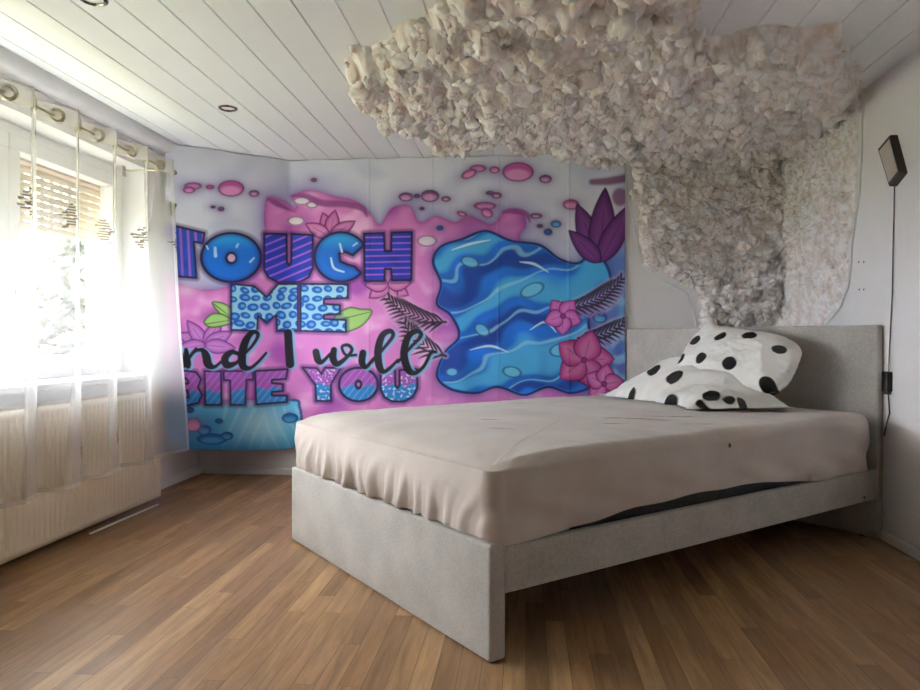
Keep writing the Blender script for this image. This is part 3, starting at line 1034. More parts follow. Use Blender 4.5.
def blend(a, b, t):
    return a * (1 - t[:, None]) + b * t[:, None]


def stripes(ax, ay, per, wid, c1=(34, 60, 196), c2=(170, 104, 226)):
    def f(r, d):
        s = np.abs(((r.x * ax + r.y * ay) / per) % 1 - .5) * per
        c = np.tile(lin(c1), (len(r.x), 1))
        c = c * (1 + .25 * NZ2[r.i][:, None])
        c = blend(c, lin(c2)[None], cov(s - wid, .8))
        return c
    return f


def glossy(r, d):
    c = np.tile(lin((16, 116, 224)), (len(r.x), 1))
    c = blend(c, lin((40, 168, 240))[None], sst(-r.y, -252, -236) * .9)
    c = blend(c, lin((16, 70, 170))[None], sst(d, -6, -1) * .6)
    return c


def leopard(r, d):
    c = np.tile(lin((158, 216, 240)), (len(r.x), 1))
    rs = np.random.RandomState(3)
    pts = [(gx + rs.uniform(-2, 2) + (4.5 if int(round((gy - 280) / 7.2)) % 2 else 0), gy + rs.uniform(-1.5, 1.5)) for gy in np.arange(281, 336, 8.6) for gx in np.arange(228, 354, 12.0)]
    for qx, qy in pts:
        rx, ry = rs.uniform(4.0, 6.2), rs.uniform(3.0, 4.4)
        e = sd_ell(r.x, r.y, qx, qy, rx, ry, rs.uniform(-.5, .5))
        c = blend(c, lin((20, 98, 206))[None], cov(e))
        e2 = sd_ell(r.x, r.y, qx + .6, qy, rx * .45, ry * .4)
        c = blend(c, lin((92, 178, 228))[None], cov(e2))
    return c


def two_tone(ysplit, ph=0.0, top=(172, 88, 190), bot=(30, 140, 214), speck=False):
    def f(r, d):
        ys_ = ysplit + 1.6 * np.sin(r.x * .35 + ph)
        t = cov(ys_ - r.y, 1.5)
        c = blend(np.tile(lin(top), (len(r.x), 1)), lin(bot)[None], t)
        if speck:
            n = noise3(np.stack([r.x / 2.6, r.y / 2.6, r.x * 0 + 4], -1))
            c = blend(c, lin((220, 224, 244))[None], sst(n, .15, .4) * .85)
        else:
            st_ = sst(np.sin((r.x + r.y * .8) * .9), .75, 1)
            c = blend(c, lin((214, 190, 232))[None], st_ * .35)
        return c
    return f


def P_(*a): return ('p', np.array(a, float))


T_ = [P_((148, 221), (176, 226), (204.5, 233), (203, 243.5), (194, 242), (196.5, 278), (178, 276.5), (174, 241), (148, 236))]
letter(T_, stripes(1, -.05, 7.5, 1.2, (30, 76, 184), (150, 100, 208)), 2.2, x0=150, y0=222, x1=207, y1=282)
r, d = letter([('e', 231, 257.5, 30, 24.5)], glossy, 2.6, [('e', 231, 258, 4.6, 4.8)], 200, 230, 262, 284)
for p in ([(215, 248, 1.4), (215.5, 256, 1.7)], [(238, 244, 1), (236.5, 247, 1)], [(254, 258, .8), (250, 262, 1)], [(206.5, 246, .8), (208, 249, .8)]):
    r.put(cov(sd_stroke(r.x, r.y, p)) * .85, (186, 226, 246))
r.put(cov(sd_ell(r.x, r.y, 231.5, 258, 3.6, 3.8)), (214, 176, 210))
letter([('p', np.array([(264, 233.5), (286.5, 234), (287, 262), (289, 265), (291, 262), (291.5, 234), (313, 235), (313, 268), (309, 277), (300, 282), (278, 282.5), (268, 277), (264, 270)]))], stripes(.42, 1, 8.2, .9), 2.2, x0=262, y0=230, x1=315, y1=285)
r, d = letter([('e', 341, 257, 26.5, 24.8)], glossy, 2.4, [P_((340, 254), (345, 252.5), (353, 256), (364, 246), (380, 250), (380, 276), (363, 274), (355, 266), (348, 264), (341, 261))], 313, 230, 365, 284)
for p in ([(331, 258, .8), (334, 268, 1.2), (344, 272, .8)], [(353, 246, .6), (357, 243, .8)], [(340, 244, 1), (342, 252, 1)]):
    r.put(cov(sd_stroke(r.x, r.y, p)) * .85, (206, 236, 250))
letter([('p', np.array([(364, 233.5), (384, 233), (385, 251), (391, 251), (391.5, 232.5), (412, 232), (411.5, 280), (392, 280.5), (391, 269), (385, 269), (384.5, 281), (364.5, 281)]))], stripes(.02, 1, 6.2, .7), 2.2, x0=361, y0=229, x1=414, y1=284)
letter([('p', np.array([(231, 284), (254, 286), (266.5, 297), (278, 284), (298, 284), (298, 331), (277, 331), (276, 315), (266.5, 323), (258, 315.5), (257, 331), (231, 330)]))], leopard, 2.0, x0=229, y0=281, x1=300, y1=334)
letter([('p', np.array([(300.5, 284), (348, 284), (348, 298), (324, 299), (324, 304), (340, 305), (340, 314), (324, 315), (324, 319), (346, 320), (346, 332), (300.5, 331)]))], leopard, 2.0, x0=298, y0=281, x1=350, y1=335)
# lower line
B_ = [('p', np.array([(166, 371), (184, 370.5), (196, 372), (201, 379), (198, 387), (202, 395), (198, 403), (188, 405.5), (166, 405)]))]
letter(B_, two_tone(392, 0), 2.0, [P_((176, 379), (186, 379), (188, 383), (176, 384)), P_((176, 391), (187, 391), (188, 397), (176, 397))], 166, 369, 204, 408)
letter([('p', np.array([(204.5, 371), (221, 371), (221.5, 405), (205, 405)]))], two_tone(391, 1), 2.0, x0=203, y0=369, x1=224, y1=408)
letter([('p', np.array([(223.5, 371), (253, 371), (253, 379.5), (246.5, 380), (245, 405), (230.5, 405), (230, 380.5), (224, 380)]))], two_tone(390, 2), 1.8, x0=222, y0=369, x1=255, y1=408)
letter([('p', np.array([(255, 371), (288, 369), (286, 379), (272, 380), (272, 383), (283, 384), (283, 391), (272, 392), (272, 395.5), (287, 395.5), (287, 402), (256, 404.5)]))], two_tone(388, 3), 2.0, x0=253, y0=367, x1=290, y1=407)
letter([('p', np.array([(302.5, 367.5), (317, 368), (321.5, 374), (325, 367.5), (341, 368), (331, 384), (331, 401), (316, 401), (315.5, 385)]))], two_tone(384, 0, speck=True), 2.0, x0=301, y0=365, x1=343, y1=404)
letter([('e', 358.5, 384.5, 19.5, 16.8)], two_tone(386, 1), 2.4, [('e', 358.5, 384.5, 2.6, 3.4)], 338, 366, 380, 404)
letter([('p', np.array([(380.5, 371), (395, 370), (395.5, 385), (397.5, 388), (399.5, 385), (399.5, 370), (417, 369), (417.5, 388), (413, 397), (404, 401.5), (392, 401.5), (384, 397), (380.5, 389)]))], two_tone(384, 4, speck=True), 2.2, x0=379, y0=366, x1=420, y1=404)


def brush(strokes):
    r = Reg(170, 325, 445, 382)
    d = np.full(r.x.shape, 1e9); ds = d.copy()
    for s in strokes:
        d = np.minimum(d, sd_stroke(r.x, r.y, s))
        ds = np.minimum(ds, sd_stroke(r.x, r.y, [(a + 2.0, b + .9, w + .3) for a, b, w in s]))
    r.put(cov(ds - 1.1, 1.2) * .85, (120, 186, 226)); r.put(cov(d - .75), (22, 18, 36))


S = []
# a n d
S += [[(165, 352, 1), (158, 362, 2.6), (166, 368, 2), (176, 356, 1)], [(178, 348, 2.2), (181, 360, 3), (184, 366, 1.2), (190, 356, .7), (196, 349, 1)],
      [(186, 350, 1.4), (187, 362, 3.2), (188, 366, 2)], [(187, 362, .8), (194, 352, .8), (202, 350, 1.5), (206, 356, 3.4), (208, 364, 3.4), (214, 367, 1.2), (222, 361, .7)],
      [(240, 355, 1), (232, 352, 1.8), (225, 358, 3.0), (227, 365, 3.0), (236, 363, 1.2), (241, 357, .8)],
      [(240, 358, .7), (252, 346, .8), (258, 335, 1.2), (253, 332, 1.6), (246, 340, 3), (242, 354, 3.6), (243, 366, 3.0), (250, 368, 1.2), (258, 362, .8), (266, 353, .6)]]
# I
S += [[(288, 333, 3.4), (289, 350, 3.5), (290, 364, 3.6)]]
# w
S += [[(316, 352, 2.8), (318, 360, 2.8), (322, 362, 1.4), (330, 354, .8)], [(334, 350, 2.4), (333, 358, 3), (337, 364, 2.2), (346, 358, 1.2), (352, 350, 1), (348, 345, 1), (342, 347, .8), (346, 355, .7), (356, 355, .7)],
      [(363, 353, 2.8), (362, 362, 2.8), (366, 367, 1.4), (374, 358, .8)]]
# ll with the trailing dash
S += [[(372, 362, .7), (384, 348, .9), (393, 336, 1.2), (390, 331, 1.8), (382, 336, 2.6), (378, 352, 3.2), (380, 368, 2.8), (386, 371, 1.3), (398, 360, .7)],
      [(398, 362, .7), (410, 348, .9), (421, 336, 1.2), (417, 331, 1.8), (408, 337, 2.6), (404, 354, 3.2), (408, 369, 3), (415, 373, 1.6), (424, 366, 1), (431, 353, 1), (436, 352, .7)]]
brush(S)
# little dark leaf tip at the left edge
r = Reg(165, 196, 185, 222)
r.put(cov(sd_poly(r.x, r.y, [(168, 201), (177, 204), (174, 214), (168, 218)])), (46, 52, 62))

tap = np_mesh('wall_tapestry', TV.reshape(-1, 3), grid_faces(NZ, NX), M['tapestry'], None, True, np.clip(IMG, 0, 1))
tag(tap, 'large pink and blue printed tapestry with bubble lettering across the far wall', 'tapestry')
tap.modifiers.new('cloth_thickness', 'SOLIDIFY').thickness = .0015

# ================================================================ WOOL WADDING
bmx = bmesh.new(); bmesh.ops.create_icosphere(bmx, subdivisions=3, radius=1)
_S = np.array([v.co[:] for v in bmx.verts]); TF = np.array([[v.index for v in f.verts] for f in bmx.faces]); bmx.free()
# quad-format triangles keep one face array for sheet and tufts
TUFTS = []
for q in range(14):
    nz_ = .30 * noise3(_S * 1.6 + q * 5.3) + .22 * np.sqrt(np.abs(noise3(_S * 2.6 + q * 3.1)) + .01) + .14 * noise3(_S * 4.5 + q) + .09 * noise3(_S * 10 + q)
    TUFTS.append(_S * (.70 + nz_)[:, None] * [1, .8, .9] + .16 * np.stack([noise3(_S * 1.6 + q * 7 + w_) for w_ in (0, 30, 60)], -1))



def wool_patch(A, u, v, n, poly, step, dens, rr, gap_fade=.03, extra=1.0, tufts=500):
    """A origin, u/v in-plane unit axes, n normal; poly in (u, v) metres"""
    A, u, v, n = map(lambda q: np.array(q, float), (A, u, v, n))
    P = np.array(poly, float)
    lo, hi = P.min(0) - .05, P.max(0) + .05
    nu, nv = int((hi[0] - lo[0]) / step), int((hi[1] - lo[1]) / step)
    U, Vv = np.meshgrid(lo[0] + np.arange(nu) * step, lo[1] + np.arange(nv) * step)
    base = A + U[..., None] * u + Vv[..., None] * v
    ed = sd_poly(U.ravel(), Vv.ravel(), P).reshape(U.shape)
    ed = ed + .035 * fbm(base * 9 + 3, 3)
    hgt = np.full(U.shape, -.02)
    area = (hi[0] - lo[0]) * (hi[1] - lo[1])
    nbump = int(area * dens)
    cu, cv = rng.uniform(lo[0], hi[0], nbump), rng.uniform(lo[1], hi[1], nbump)
    rad_ = rng.uniform(rr[0], rr[1], nbump) * (.7 + .6 * rng.rand(nbump))
    for a, b, r0 in zip(cu, cv, rad_):
        i0, i1 = max(0, int((a - r0 - lo[0]) / step)), min(nu, int((a + r0 - lo[0]) / step) + 2)
        j0, j1 = max(0, int((b - r0 - lo[1]) / step)), min(nv, int((b + r0 - lo[1]) / step) + 2)
        if i1 <= i0 or j1 <= j0: continue
        q = r0 * r0 - (U[j0:j1, i0:i1] - a) ** 2 - (Vv[j0:j1, i0:i1] - b) ** 2
        z_ = np.where(q > 0, np.sqrt(np.maximum(q, 0)) * 1.15 + r0 * .25 - .012 + .012 * math.sin(a * 17 + b * 11), -.02)
        hgt[j0:j1, i0:i1] = np.maximum(hgt[j0:j1, i0:i1], z_)
    wp = np.stack([fbm(base * 11 + 3, 2), fbm(base * 11 + 33, 2), fbm(base * 11 + 63, 2)], -1)
    b0 = base + .018 * wp
    sc = 1.0 / rr[1] * .055
    b0 = base + .03 * wp
    lump = .040 * noise3(b0 * 13 * sc + 1) + .024 * noise3(b0 * 27 * sc + 5) + .011 * noise3(b0 * 60 * sc + 9) + .005 * noise3(b0 * 120 * sc + 2)
    lump = (lump + .028) / sc ** .8
    hgt = np.maximum(hgt, .0) * .5 + np.maximum(lump, .003) * extra + .012 * fbm(base * 6, 2)
    fade = np.sqrt(np.clip(-(ed + .01 * fbm(base * 45, 3)) / (gap_fade * 2.5), 0, 1))
    hgt = hgt * fade - .012 * (1 - fade)
    dis = .007 * np.stack([fbm(base * 40 + 40, 3), fbm(base * 40 + 80, 3)], -1)
    V3 = base + dis[..., :1] * u + dis[..., 1:] * v + hgt[..., None] * n
    Fq = grid_faces(nv, nu)
    keep = (ed.ravel()[Fq] < .006).any(1)
    Fq = Fq[keep]
    used = np.unique(Fq); remap = -np.ones(nu * nv, int); remap[used] = np.arange(len(used))
    # loose tufts stuck all over the layer
    Fk = remap[Fq]
    Vt, Ft = [V3.reshape(-1, 3)[used]], [np.concatenate([Fk[:, [0, 1, 2]], Fk[:, [0, 2, 3]]])]
    off = len(used)
    ok = np.where((ed < -.002).ravel())[0]
    nt_ = int(len(ok) * step * step * tufts)
    for q in ok[rng.randint(0, len(ok), nt_)]:
        T = TUFTS[rng.randint(len(TUFTS))]
        r0 = rng.uniform(*rr) * rng.uniform(.5, .95)
        lim = min(1.0, .7 + -ed.ravel()[q] / .12)
        A_, _ = np.linalg.qr(rng.normal(size=(3, 3)))
        Pt = (T @ A_) * r0 * rng.uniform(.75, 1.25, 3) * lim
        Pt = Pt + V3.reshape(-1, 3)[q] + n * r0 * rng.uniform(-.75, .25) * lim + u * rng.uniform(-step, step) + v * rng.uniform(-step, step)
        Vt.append(Pt); Ft.append(TF + off); off += len(T)
    return np.concatenate(Vt), np.concatenate(Ft)


cl_px = [(345, 70), (352, 46), (384, 44), (402, 24), (428, 14), (444, -10), (470, -60)]
ceil_poly = [tuple(on_z(a, b, HC)[:2]) for a, b in cl_px] + [tuple(on_z(a, b, HC)[:2]) for a, b in ((690, -60), (704, -10), (694, 14), (708, 33), (730, 34), (760, 27), (800, 27), (836, 24), (848, 44), (856, 70), (862, 92))]
ceil_poly += [(XR, 3.72), (XR, D), (.66, D), (.40, D - .10), (.28, D - .20), (.06, 4.30), (-.12, 4.24), (-.40, 4.27), (-.56, 4.27)]
ceil_poly += [tuple(on_z(a, b, HC)[:2]) for a, b in ((424, 130), (392, 116), (376, 104), (354, 92))]
p1v, p1f = wool_patch((0, 0, HC), (1, 0, 0), (0, 1, 0), (0, 0, -1), ceil_poly, .0075, 950, (.036, .070), extra=1.5, tufts=330)
bw = [on_y(a, b, D) for a, b in ((632, 165), (634, 200), (642, 240), (646, 264), (668, 276), (692, 288), (699, 306), (702, 326))]
back_poly = [(.66, HC)] + [(q[0], q[2]) for q in bw] + [(bw[-1][0] + .06, .90), (XR, .90), (XR, HC)]
p2v, p2f = wool_patch((0, D, 0), (1, 0, 0), (0, 0, 1), (0, -1, 0), back_poly, .0055, 2000, (.020, .046), .02, extra=1.5, tufts=800)
rwp = [on_x(a, b, XR) for a, b in ((862, 95), (860, 130), (858, 190), (851, 240), (847, 285), (838, 308), (822, 328))]
right_poly = [(q[1], q[2]) for q in rwp] + [(rwp[-1][1] + .15, .88), (D, .88), (D, HC), (rwp[0][1], HC)]
p3v, p3f = wool_patch((XR, 0, 0), (0, 1, 0), (0, 0, 1), (-1, 0, 0), right_poly, .0065, 1500, (.014, .028), .02, extra=.7, tufts=1100)
o1, o2 = len(p1v), len(p1v) + len(p2v)
wv_ = np.concatenate([p1v, p2v, p3v]); wf_ = np.concatenate([p1f, p2f + o1, p3f + o2])
wool = np_mesh('wool_wadding', wv_, wf_, M['wool'], None, True)
tag(wool, 'fluffy off-white wool wadding spread over the ceiling corner and down both walls', 'wadding', kind='stuff')

# thin cord outlining the wadding on the walls
pts = [(.655, D - .006, HC - .03)] + [(q[0] - .035, D - .006, q[2] - (.03 if i > 3 else 0)) for i, q in enumerate(bw)]
mb = MB(); mb.tube(pts, .0035, 8)
o = mb.build('edge_cord', M['cord'], None, True); tag(o, 'thin pale cord edging the wadding beside the tapestry', 'cord')
pts = [(XR - .006, q[1] - .03, q[2]) for q in rwp]
mb = MB(); mb.tube(pts, .006, 8)
o = mb.build('edge_cord', M['cord'], None, True); tag(o, 'white cord edging the wadding on the right wall', 'cord')

# ================================================================ SPOTLIGHTS
def make_spot(x, y, label):
    root = empty('recessed_spotlight', (x, y, HC), label, 'ceiling light', 'recessed spotlights in the ceiling')
    mb = MB(); mb.lathe([(.030, .012), (.034, -.004), (.040, -.008), (.048, -.005), (.050, .0), (.050, .004)], 36)
    mb.build('trim_ring', M['chrome'], root, True)
    mb = MB(); mb.lathe([(.030, .005), (.026, -.002), (.012, -.003), (0, -.003)], 28)
    mb.build('lamp', M['bulb'], root, True)
    return root


def copy_tree(o, parent=None):
    c = o.copy(); COL.objects.link(c)
    if parent: c.parent = parent
    for ch in list(o.children): copy_tree(ch, c)
    return c


sp = make_spot(-1.561, 3.61, 'small chrome recessed spotlight in the ceiling, nearer the tapestry')
s2 = copy_tree(sp); s2.location = (-1.541, 2.41, HC); s2['label'] = 'small chrome recessed spotlight at the very top edge of the view'

# ================================================================ BED
BX, BY, BR = -.1007, 2.0043, .6914
BW, BL = 1.525, 2.222
bed = empty('bed_frame', (BX, BY, 0), 'light grey linen upholstered bed frame with tall headboard standing on the parquet', 'bed', rz=BR)
mb = MB(); mb.box((0, 0, .004), (.058, BW, .337), .012, 4); mb.build('footboard', M['linen'], bed, True)
mb = MB(); mb.box((BL, 0, .004), (BL + .046, BW, .9885), .012, 4); mb.build('headboard', M['linen'], bed, True)
for va, vb in ((.006, .036), (BW - .036, BW - .006)):
    mb = MB(); mb.box((.056, va, .188), (BL + .002, vb, .325), .008, 3); mb.build('side_rail', M['linen'], bed, True)
mb = MB()
mb.box((.058, BW / 2 - .02, .20), (BL, BW / 2 + .02, .25), .003)
for q in range(22):
    u_ = .1 + q * .097
    mb.box((u_, .036, .25), (u_ + .06, BW - .036, .262), .002)
mb.build('slatted_base', M['wood_slat'], bed)
for ca, cb in ((.0585, .078), (BL - .02, BL)):
    mb = MB(); mb.box((ca, .036, .188), (cb, BW - .036, .199)); mb.build('cross_rail', M['black'], bed)
for (u_, v_) in ((.029, .08), (.029, BW - .08), (BL + .023, .08), (BL + .023, BW - .08)):
    mb = MB(); mb.lathe([(0, 0), (.017, 0), (.018, .001), (.018, .0045), (0, .0045)], 18, Matrix.Translation((u_, v_, 0))); mb.build('foot', M['black'], bed, True)
mb = MB(); mb.lathe([(0, 0), (.006, 0), (.006, .003), (0, .004)], 12, Matrix.Translation((BL - .12, .0055, .21)) @ Matrix.Rotation(math.pi / 2, 4, 'X')); mb.build('bolt', M['chrome'], bed, True)

# mattress and sheet share one way of wrapping a rounded block
def wrap(u0, u1, v0, v1, zt_, r, ts, N_=900, rc=None):
    """rings from the middle of the top out over the edge and down; ts = arc distances measured from inset outline"""
    iu0, iu1, iv0, iv1 = u0 + r, u1 - r, v0 + r, v1 - r
    lu, lv = iu1 - iu0, iv1 - iv0
    per = 2 * (lu + lv) + 2 * math.pi * r
    out_q, out_n = [], []
    segs = [((iu0, iv0), (iu1, iv0), (0, -1)), ((iu1, iv0), (iu1, iv1), (1, 0)), ((iu1, iv1), (iu0, iv1), (0, 1)), ((iu0, iv1), (iu0, iv0), (-1, 0))]
    for (a, b, n_) in segs:
        L__ = math.hypot(b[0] - a[0], b[1] - a[1])
        k = max(2, int(N_ * L__ / per))
        for t in np.linspace(0, 1, k, endpoint=False):
            out_q.append((a[0] + (b[0] - a[0]) * t, a[1] + (b[1] - a[1]) * t)); out_n.append(n_)
        a0 = math.atan2(n_[1], n_[0]); kc = max(8, int(N_ * (math.pi / 2 * r) / per))
        for t in np.linspace(0, 1, kc, endpoint=False):
            an = a0 + t * math.pi / 2
            out_q.append(b); out_n.append((math.cos(an), math.sin(an)))
    return np.array(out_q), np.array(out_n)


def bedloc(P):
    """bed-local to world"""
    c, s = math.cos(BR), math.sin(BR)
    return np.stack([BX + P[..., 0] * c - P[..., 1] * s, BY + P[..., 0] * s + P[..., 1] * c, P[..., 2]], -1)


MU0, MU1, MV0, MV1 = .062, BL - .004, .04, BW - .04
mat_o = empty('mattress', (BX, BY, 0), 'charcoal mattress showing in the gap between sheet hem and side rail', 'mattress', rz=BR)
mb = MB(); mb.box((MU0, MV0, .2625), (MU1, MV1, .560), .045, 5); mb.build('mattress_body', M['dark_ticking'], mat_o, True)
mb = MB()
for zz_ in (.305, .40):
    c0 = .045
    loop = [(MU0 + c0, MV0 - .001, zz_), (MU1 - c0, MV0 - .001, zz_), (MU1, MV0 + c0, zz_), (MU1, MV1 - c0, zz_), (MU1 - c0, MV1, zz_), (MU0 + c0, MV1, zz_), (MU0, MV1 - c0, zz_), (MU0, MV0 + c0, zz_)]
    mb.tube(loop, .004, 8, closed=True)
mb.build('piping', M['black'], mat_o, True)

# fitted sheet
SR = .042
Q_, Nn = wrap(.012, BL - .05, .008, BW - .02, .585, SR, None, 1300)
ctr = Q_.mean(0)
# top rings
rings = []
nin = 60
for k in range(nin):
    rings.append(('in', (k + .5) / nin))
for t in np.linspace(0, SR * math.pi / 2, 16): rings.append(('arc', t))
nsk = 46
for k in range(1, nsk + 1): rings.append(('skirt', k / nsk))
SV = np.zeros((len(rings), len(Q_), 3))
ZTOP = .583
isfoot = (Nn[:, 0] < -.2); footw = np.clip(-Nn[:, 0], 0, 1); nearw = np.clip(-Nn[:, 1], 0, 1)
u_s, v_s = Q_[:, 0] + Nn[:, 0] * SR, Q_[:, 1] + Nn[:, 1] * SR
# hem height round the bed
hem = np.full(len(Q_), .335)
gap = np.interp(u_s, [.0, .25, .42, .62, .95, 1.35, 1.62, 1.8, 2.2], [-.004, -.002, .012, .034, .046, .034, .006, -.004, -.002])
hem = .3295 + np.where(nearw > .5, gap, 0) * sst(nearw, .5, .9)
hemf = .3415 + .006 * np.abs(noise3(np.stack([v_s * 9, v_s * 0, v_s * 0], -1)))
hem = hem * (1 - footw) + hemf * footw
for i, (kd, t) in enumerate(rings):
    if kd == 'in':
        P = ctr + (Q_ - ctr) * t; z_ = np.full(len(Q_), ZTOP)
    elif kd == 'arc':
        P = Q_ + Nn * (SR * math.sin(t / SR)); z_ = np.full(len(Q_), ZTOP - SR * (1 - math.cos(t / SR)))
    else:
        z1 = ZTOP - SR
        z_ = z1 + (hem - z1) * t
        P = Q_ + Nn * SR
    SV[i, :, :2] = P; SV[i, :, 2] = z_
# the mattress top is slightly sunken at the foot and crowned in the middle
uu, v2, z2 = SV[..., 0], SV[..., 1], SV[..., 2]
topw = sst(z2, ZTOP - SR, ZTOP)
SV[..., 2] += topw * (.024 * np.sin(np.clip(uu / BL, 0, 1) * math.pi) * np.sin(np.clip(v2 / BW, 0, 1) * math.pi) + .006 * noise3(np.stack([uu * 3, v2 * 3, uu * 0], -1)) + .0022 * fbm(np.stack([uu * 13, v2 * 5, uu * 0 + 2], -1), 3))
SV[..., 2] += -.014 * topw * sst(-uu, -.25, 0.02) - .040 * topw * np.exp(-np.maximum(uu, 0) / .05)
# creases radiating on the top towards the near-foot corner, pull lines on the sides
skw = 1 - topw
NN3 = np.zeros_like(SV); NN3[..., 0] = Nn[:, 0]; NN3[..., 1] = Nn[:, 1]
fz = (ZTOP - SV[..., 2]) / (ZTOP - .335)
vq = v_s[None, :] + 0 * uu; uq = u_s[None, :] + 0 * uu
# foot end gathers: curved folds deepening towards the hem
w1 = noise3(np.stack([vq * 3, fz * 1.5, vq * 0 + 1], -1))
g1 = np.sin((vq * 62) - fz * 7.5 + 5 * w1)
g2 = np.sin((vq * 31) - fz * 5.0 + 3 * w1 + 1)
amp_v = .35 + .65 * np.exp(-((vq - .85) / .45) ** 2)
disp = footw[None] * skw * ((.014 * np.maximum(g1, -.3) * (1.3 + w1) + .010 * g2) * sst(fz, .25, 1.0) * amp_v)
disp += footw[None] * skw * .016 * np.sin(np.clip(fz, 0, 1) * math.pi)
# near side: soft long diagonal pulls, fullness at the corner
s1 = np.sin(uq * 7 + fz * 2.2 + 2.4 * noise3(np.stack([uq * 1.6, fz * 1.2, uq * 0 + 4], -1)))
disp += nearw[None] * skw * (.007 * s1 + .006 * np.sin(uq * 19 - fz * 6 + 3 * w1) * sst(fz, .2, .9) + .004 * np.sin(np.clip(fz, 0, 1) * math.pi))
disp += np.exp(-((uq - .06) / .05) ** 2 - ((vq - .03) / .06) ** 2) * skw * .002 * np.sin(fz * 9)
hemt = sst(fz, .85, 1.02) * nearw[None]
disp += -.008 * hemt * (gap[None] > .004)
SV += NN3 * disp[..., None]
# diagonal tension ridges on the top of the sheet
rt = np.arctan2(v2 + .05, uu + .05)
SV[..., 2] += topw * .0014 * (1 - np.exp(-(np.hypot(uu, v2) / .16) ** 2)) * np.sin(rt * 30 + 3 * w1) * np.exp(-np.hypot(uu, v2) / .5)
sheet_root = empty('fitted_sheet', (BX, BY, 0), 'creased taupe grey fitted sheet stretched over the mattress', 'bed sheet', rz=BR)


def sheet_mat():
    m, nt, b = new_mat('taupe_jersey')
    v = coords(nt)
    n = N(nt, 'ShaderNodeTexNoise'); n.inputs['Scale'].default_value = 3.5; n.inputs['Detail'].default_value = 5
    nt.links.new(v, n.inputs['Vector'])
    r = nt.nodes.new('ShaderNodeValToRGB'); r.color_ramp.elements[0].position = .35; r.color_ramp.elements[1].position = .68
    r.color_ramp.elements[0].color = (*lin((190, 177, 169)), 1); r.color_ramp.elements[1].color = (*lin((204, 193, 185)), 1)
    nt.links.new(n.outputs[0], r.inputs[0])
    cur_ = r.outputs[0]
    # real stains: streaks near the middle of the bed, one small dark spot on the side
    def spot(center, sx_, sy_, sz_, rot, col, fac, rag, prev):
        mp = nt.nodes.new('ShaderNodeMapping'); mp.vector_type = 'TEXTURE'
        mp.inputs['Location'].default_value = center; mp.inputs['Rotation'].default_value = (0, 0, rot); mp.inputs['Scale'].default_value = (sx_, sy_, sz_)
        nt.links.new(v, mp.inputs[0])
        ln = nt.nodes.new('ShaderNodeVectorMath'); ln.operation = 'LENGTH'; nt.links.new(mp.outputs[0], ln.inputs[0])
        nn = N(nt, 'ShaderNodeTexNoise'); nn.inputs['Scale'].default_value = 26; nn.inputs['Detail'].default_value = 3; nt.links.new(v, nn.inputs['Vector'])
        ad = N(nt, 'ShaderNodeMath', operation='MULTIPLY_ADD'); ad.inputs[1].default_value = rag
        nt.links.new(nn.outputs[0], ad.inputs[0]); nt.links.new(ln.outputs['Value'], ad.inputs[2])
        mr = N(nt, 'ShaderNodeMapRange'); mr.inputs['From Min'].default_value = 1.0 + rag * .5; mr.inputs['From Max'].default_value = .6 + rag * .5
        mr.inputs['To Min'].default_value = 0; mr.inputs['To Max'].default_value = fac
        nt.links.new(ad.outputs[0], mr.inputs[0])
        mx = nt.nodes.new('ShaderNodeMix'); mx.data_type = 'RGBA'
        nt.links.new(mr.outputs[0], mx.inputs[0]); nt.links.new(prev, mx.inputs[6]); mx.inputs[7].default_value = (*lin(col), 1)
        return mx.outputs[2]
    for pxx, pyy, a, b_, rt_ in STAINS:
        w_ = on_z(pxx, pyy, .59); c, s = math.cos(BR), math.sin(BR)
        du, dv_ = w_[0] - BX, w_[1] - BY
        cur_ = spot((du * c + dv_ * s, -du * s + dv_ * c, .59), a, b_, .1, rt_, (128, 110, 100), .8, 1.2, cur_)
    cur_ = spot(SPOT, .011, .03, .011, 0, (46, 38, 36), .95, .2, cur_)
    nt.links.new(cur_, b.inputs['Base Color'])
    b.inputs['Roughness'].default_value = .95
    b.inputs['Sheen Weight'].default_value = .2
    n2 = N(nt, 'ShaderNodeTexNoise'); n2.inputs['Scale'].default_value = 45; n2.inputs['Detail'].default_value = 6; n2.inputs['Roughness'].default_value = .6
    nt.links.new(v, n2.inputs['Vector'])
    bump(nt, b, n2.outputs[0], .35, .003)
    return m


STAINS = [(489, 422, .05, .012, -.9), (503, 429, .06, .012, -.9), (520, 405, .08, .012, -.6), (556, 404, .06, .012, -.6), (640, 421, .16, .02, -.6), (672, 418, .12, .016, -.55), (612, 425, .07, .012, -.6), (700, 424, .08, .012, -.5)]
# the dark spot on the near side of the sheet, seen at the upper part of the skirt
_r = ray(727, 445); _c, _s = math.cos(BR), math.sin(BR)
_o = np.array([0 - BX, 0 - BY]); _d = _r[:2]
_ov, _dv = -_o[0] * _s + _o[1] * _c, -_d[0] * _s + _d[1] * _c
_t = (.01 - _ov) / _dv
_w = _r * _t + [0, 0, H]
SPOT = (((_w[0] - BX) * _c + (_w[1] - BY) * _s), .005, _w[2])
M['sheet'] = sheet_mat()
Vs = SV.reshape(-1, 3)
Fs = grid_faces(len(rings), len(Q_), wrap=True)
# close the centre
Vs = np.vstack([Vs, [[ctr[0], ctr[1], ZTOP + .012]]])
cidx = len(Vs) - 1
nq = len(Q_)
tri = np.array([[cidx, (j + 1) % nq, j, j] for j in range(nq)])
me_f = [list(map(int, f)) for f in Fs] + [[int(a), int(b), int(c)] for a, b, c, _ in tri]
me = bpy.data.meshes.new('sheet_cloth'); me.from_pydata([tuple(map(float, p)) for p in Vs], [], me_f); me.update()
so = link_mesh('sheet_cloth', me, M['sheet'], sheet_root, True)

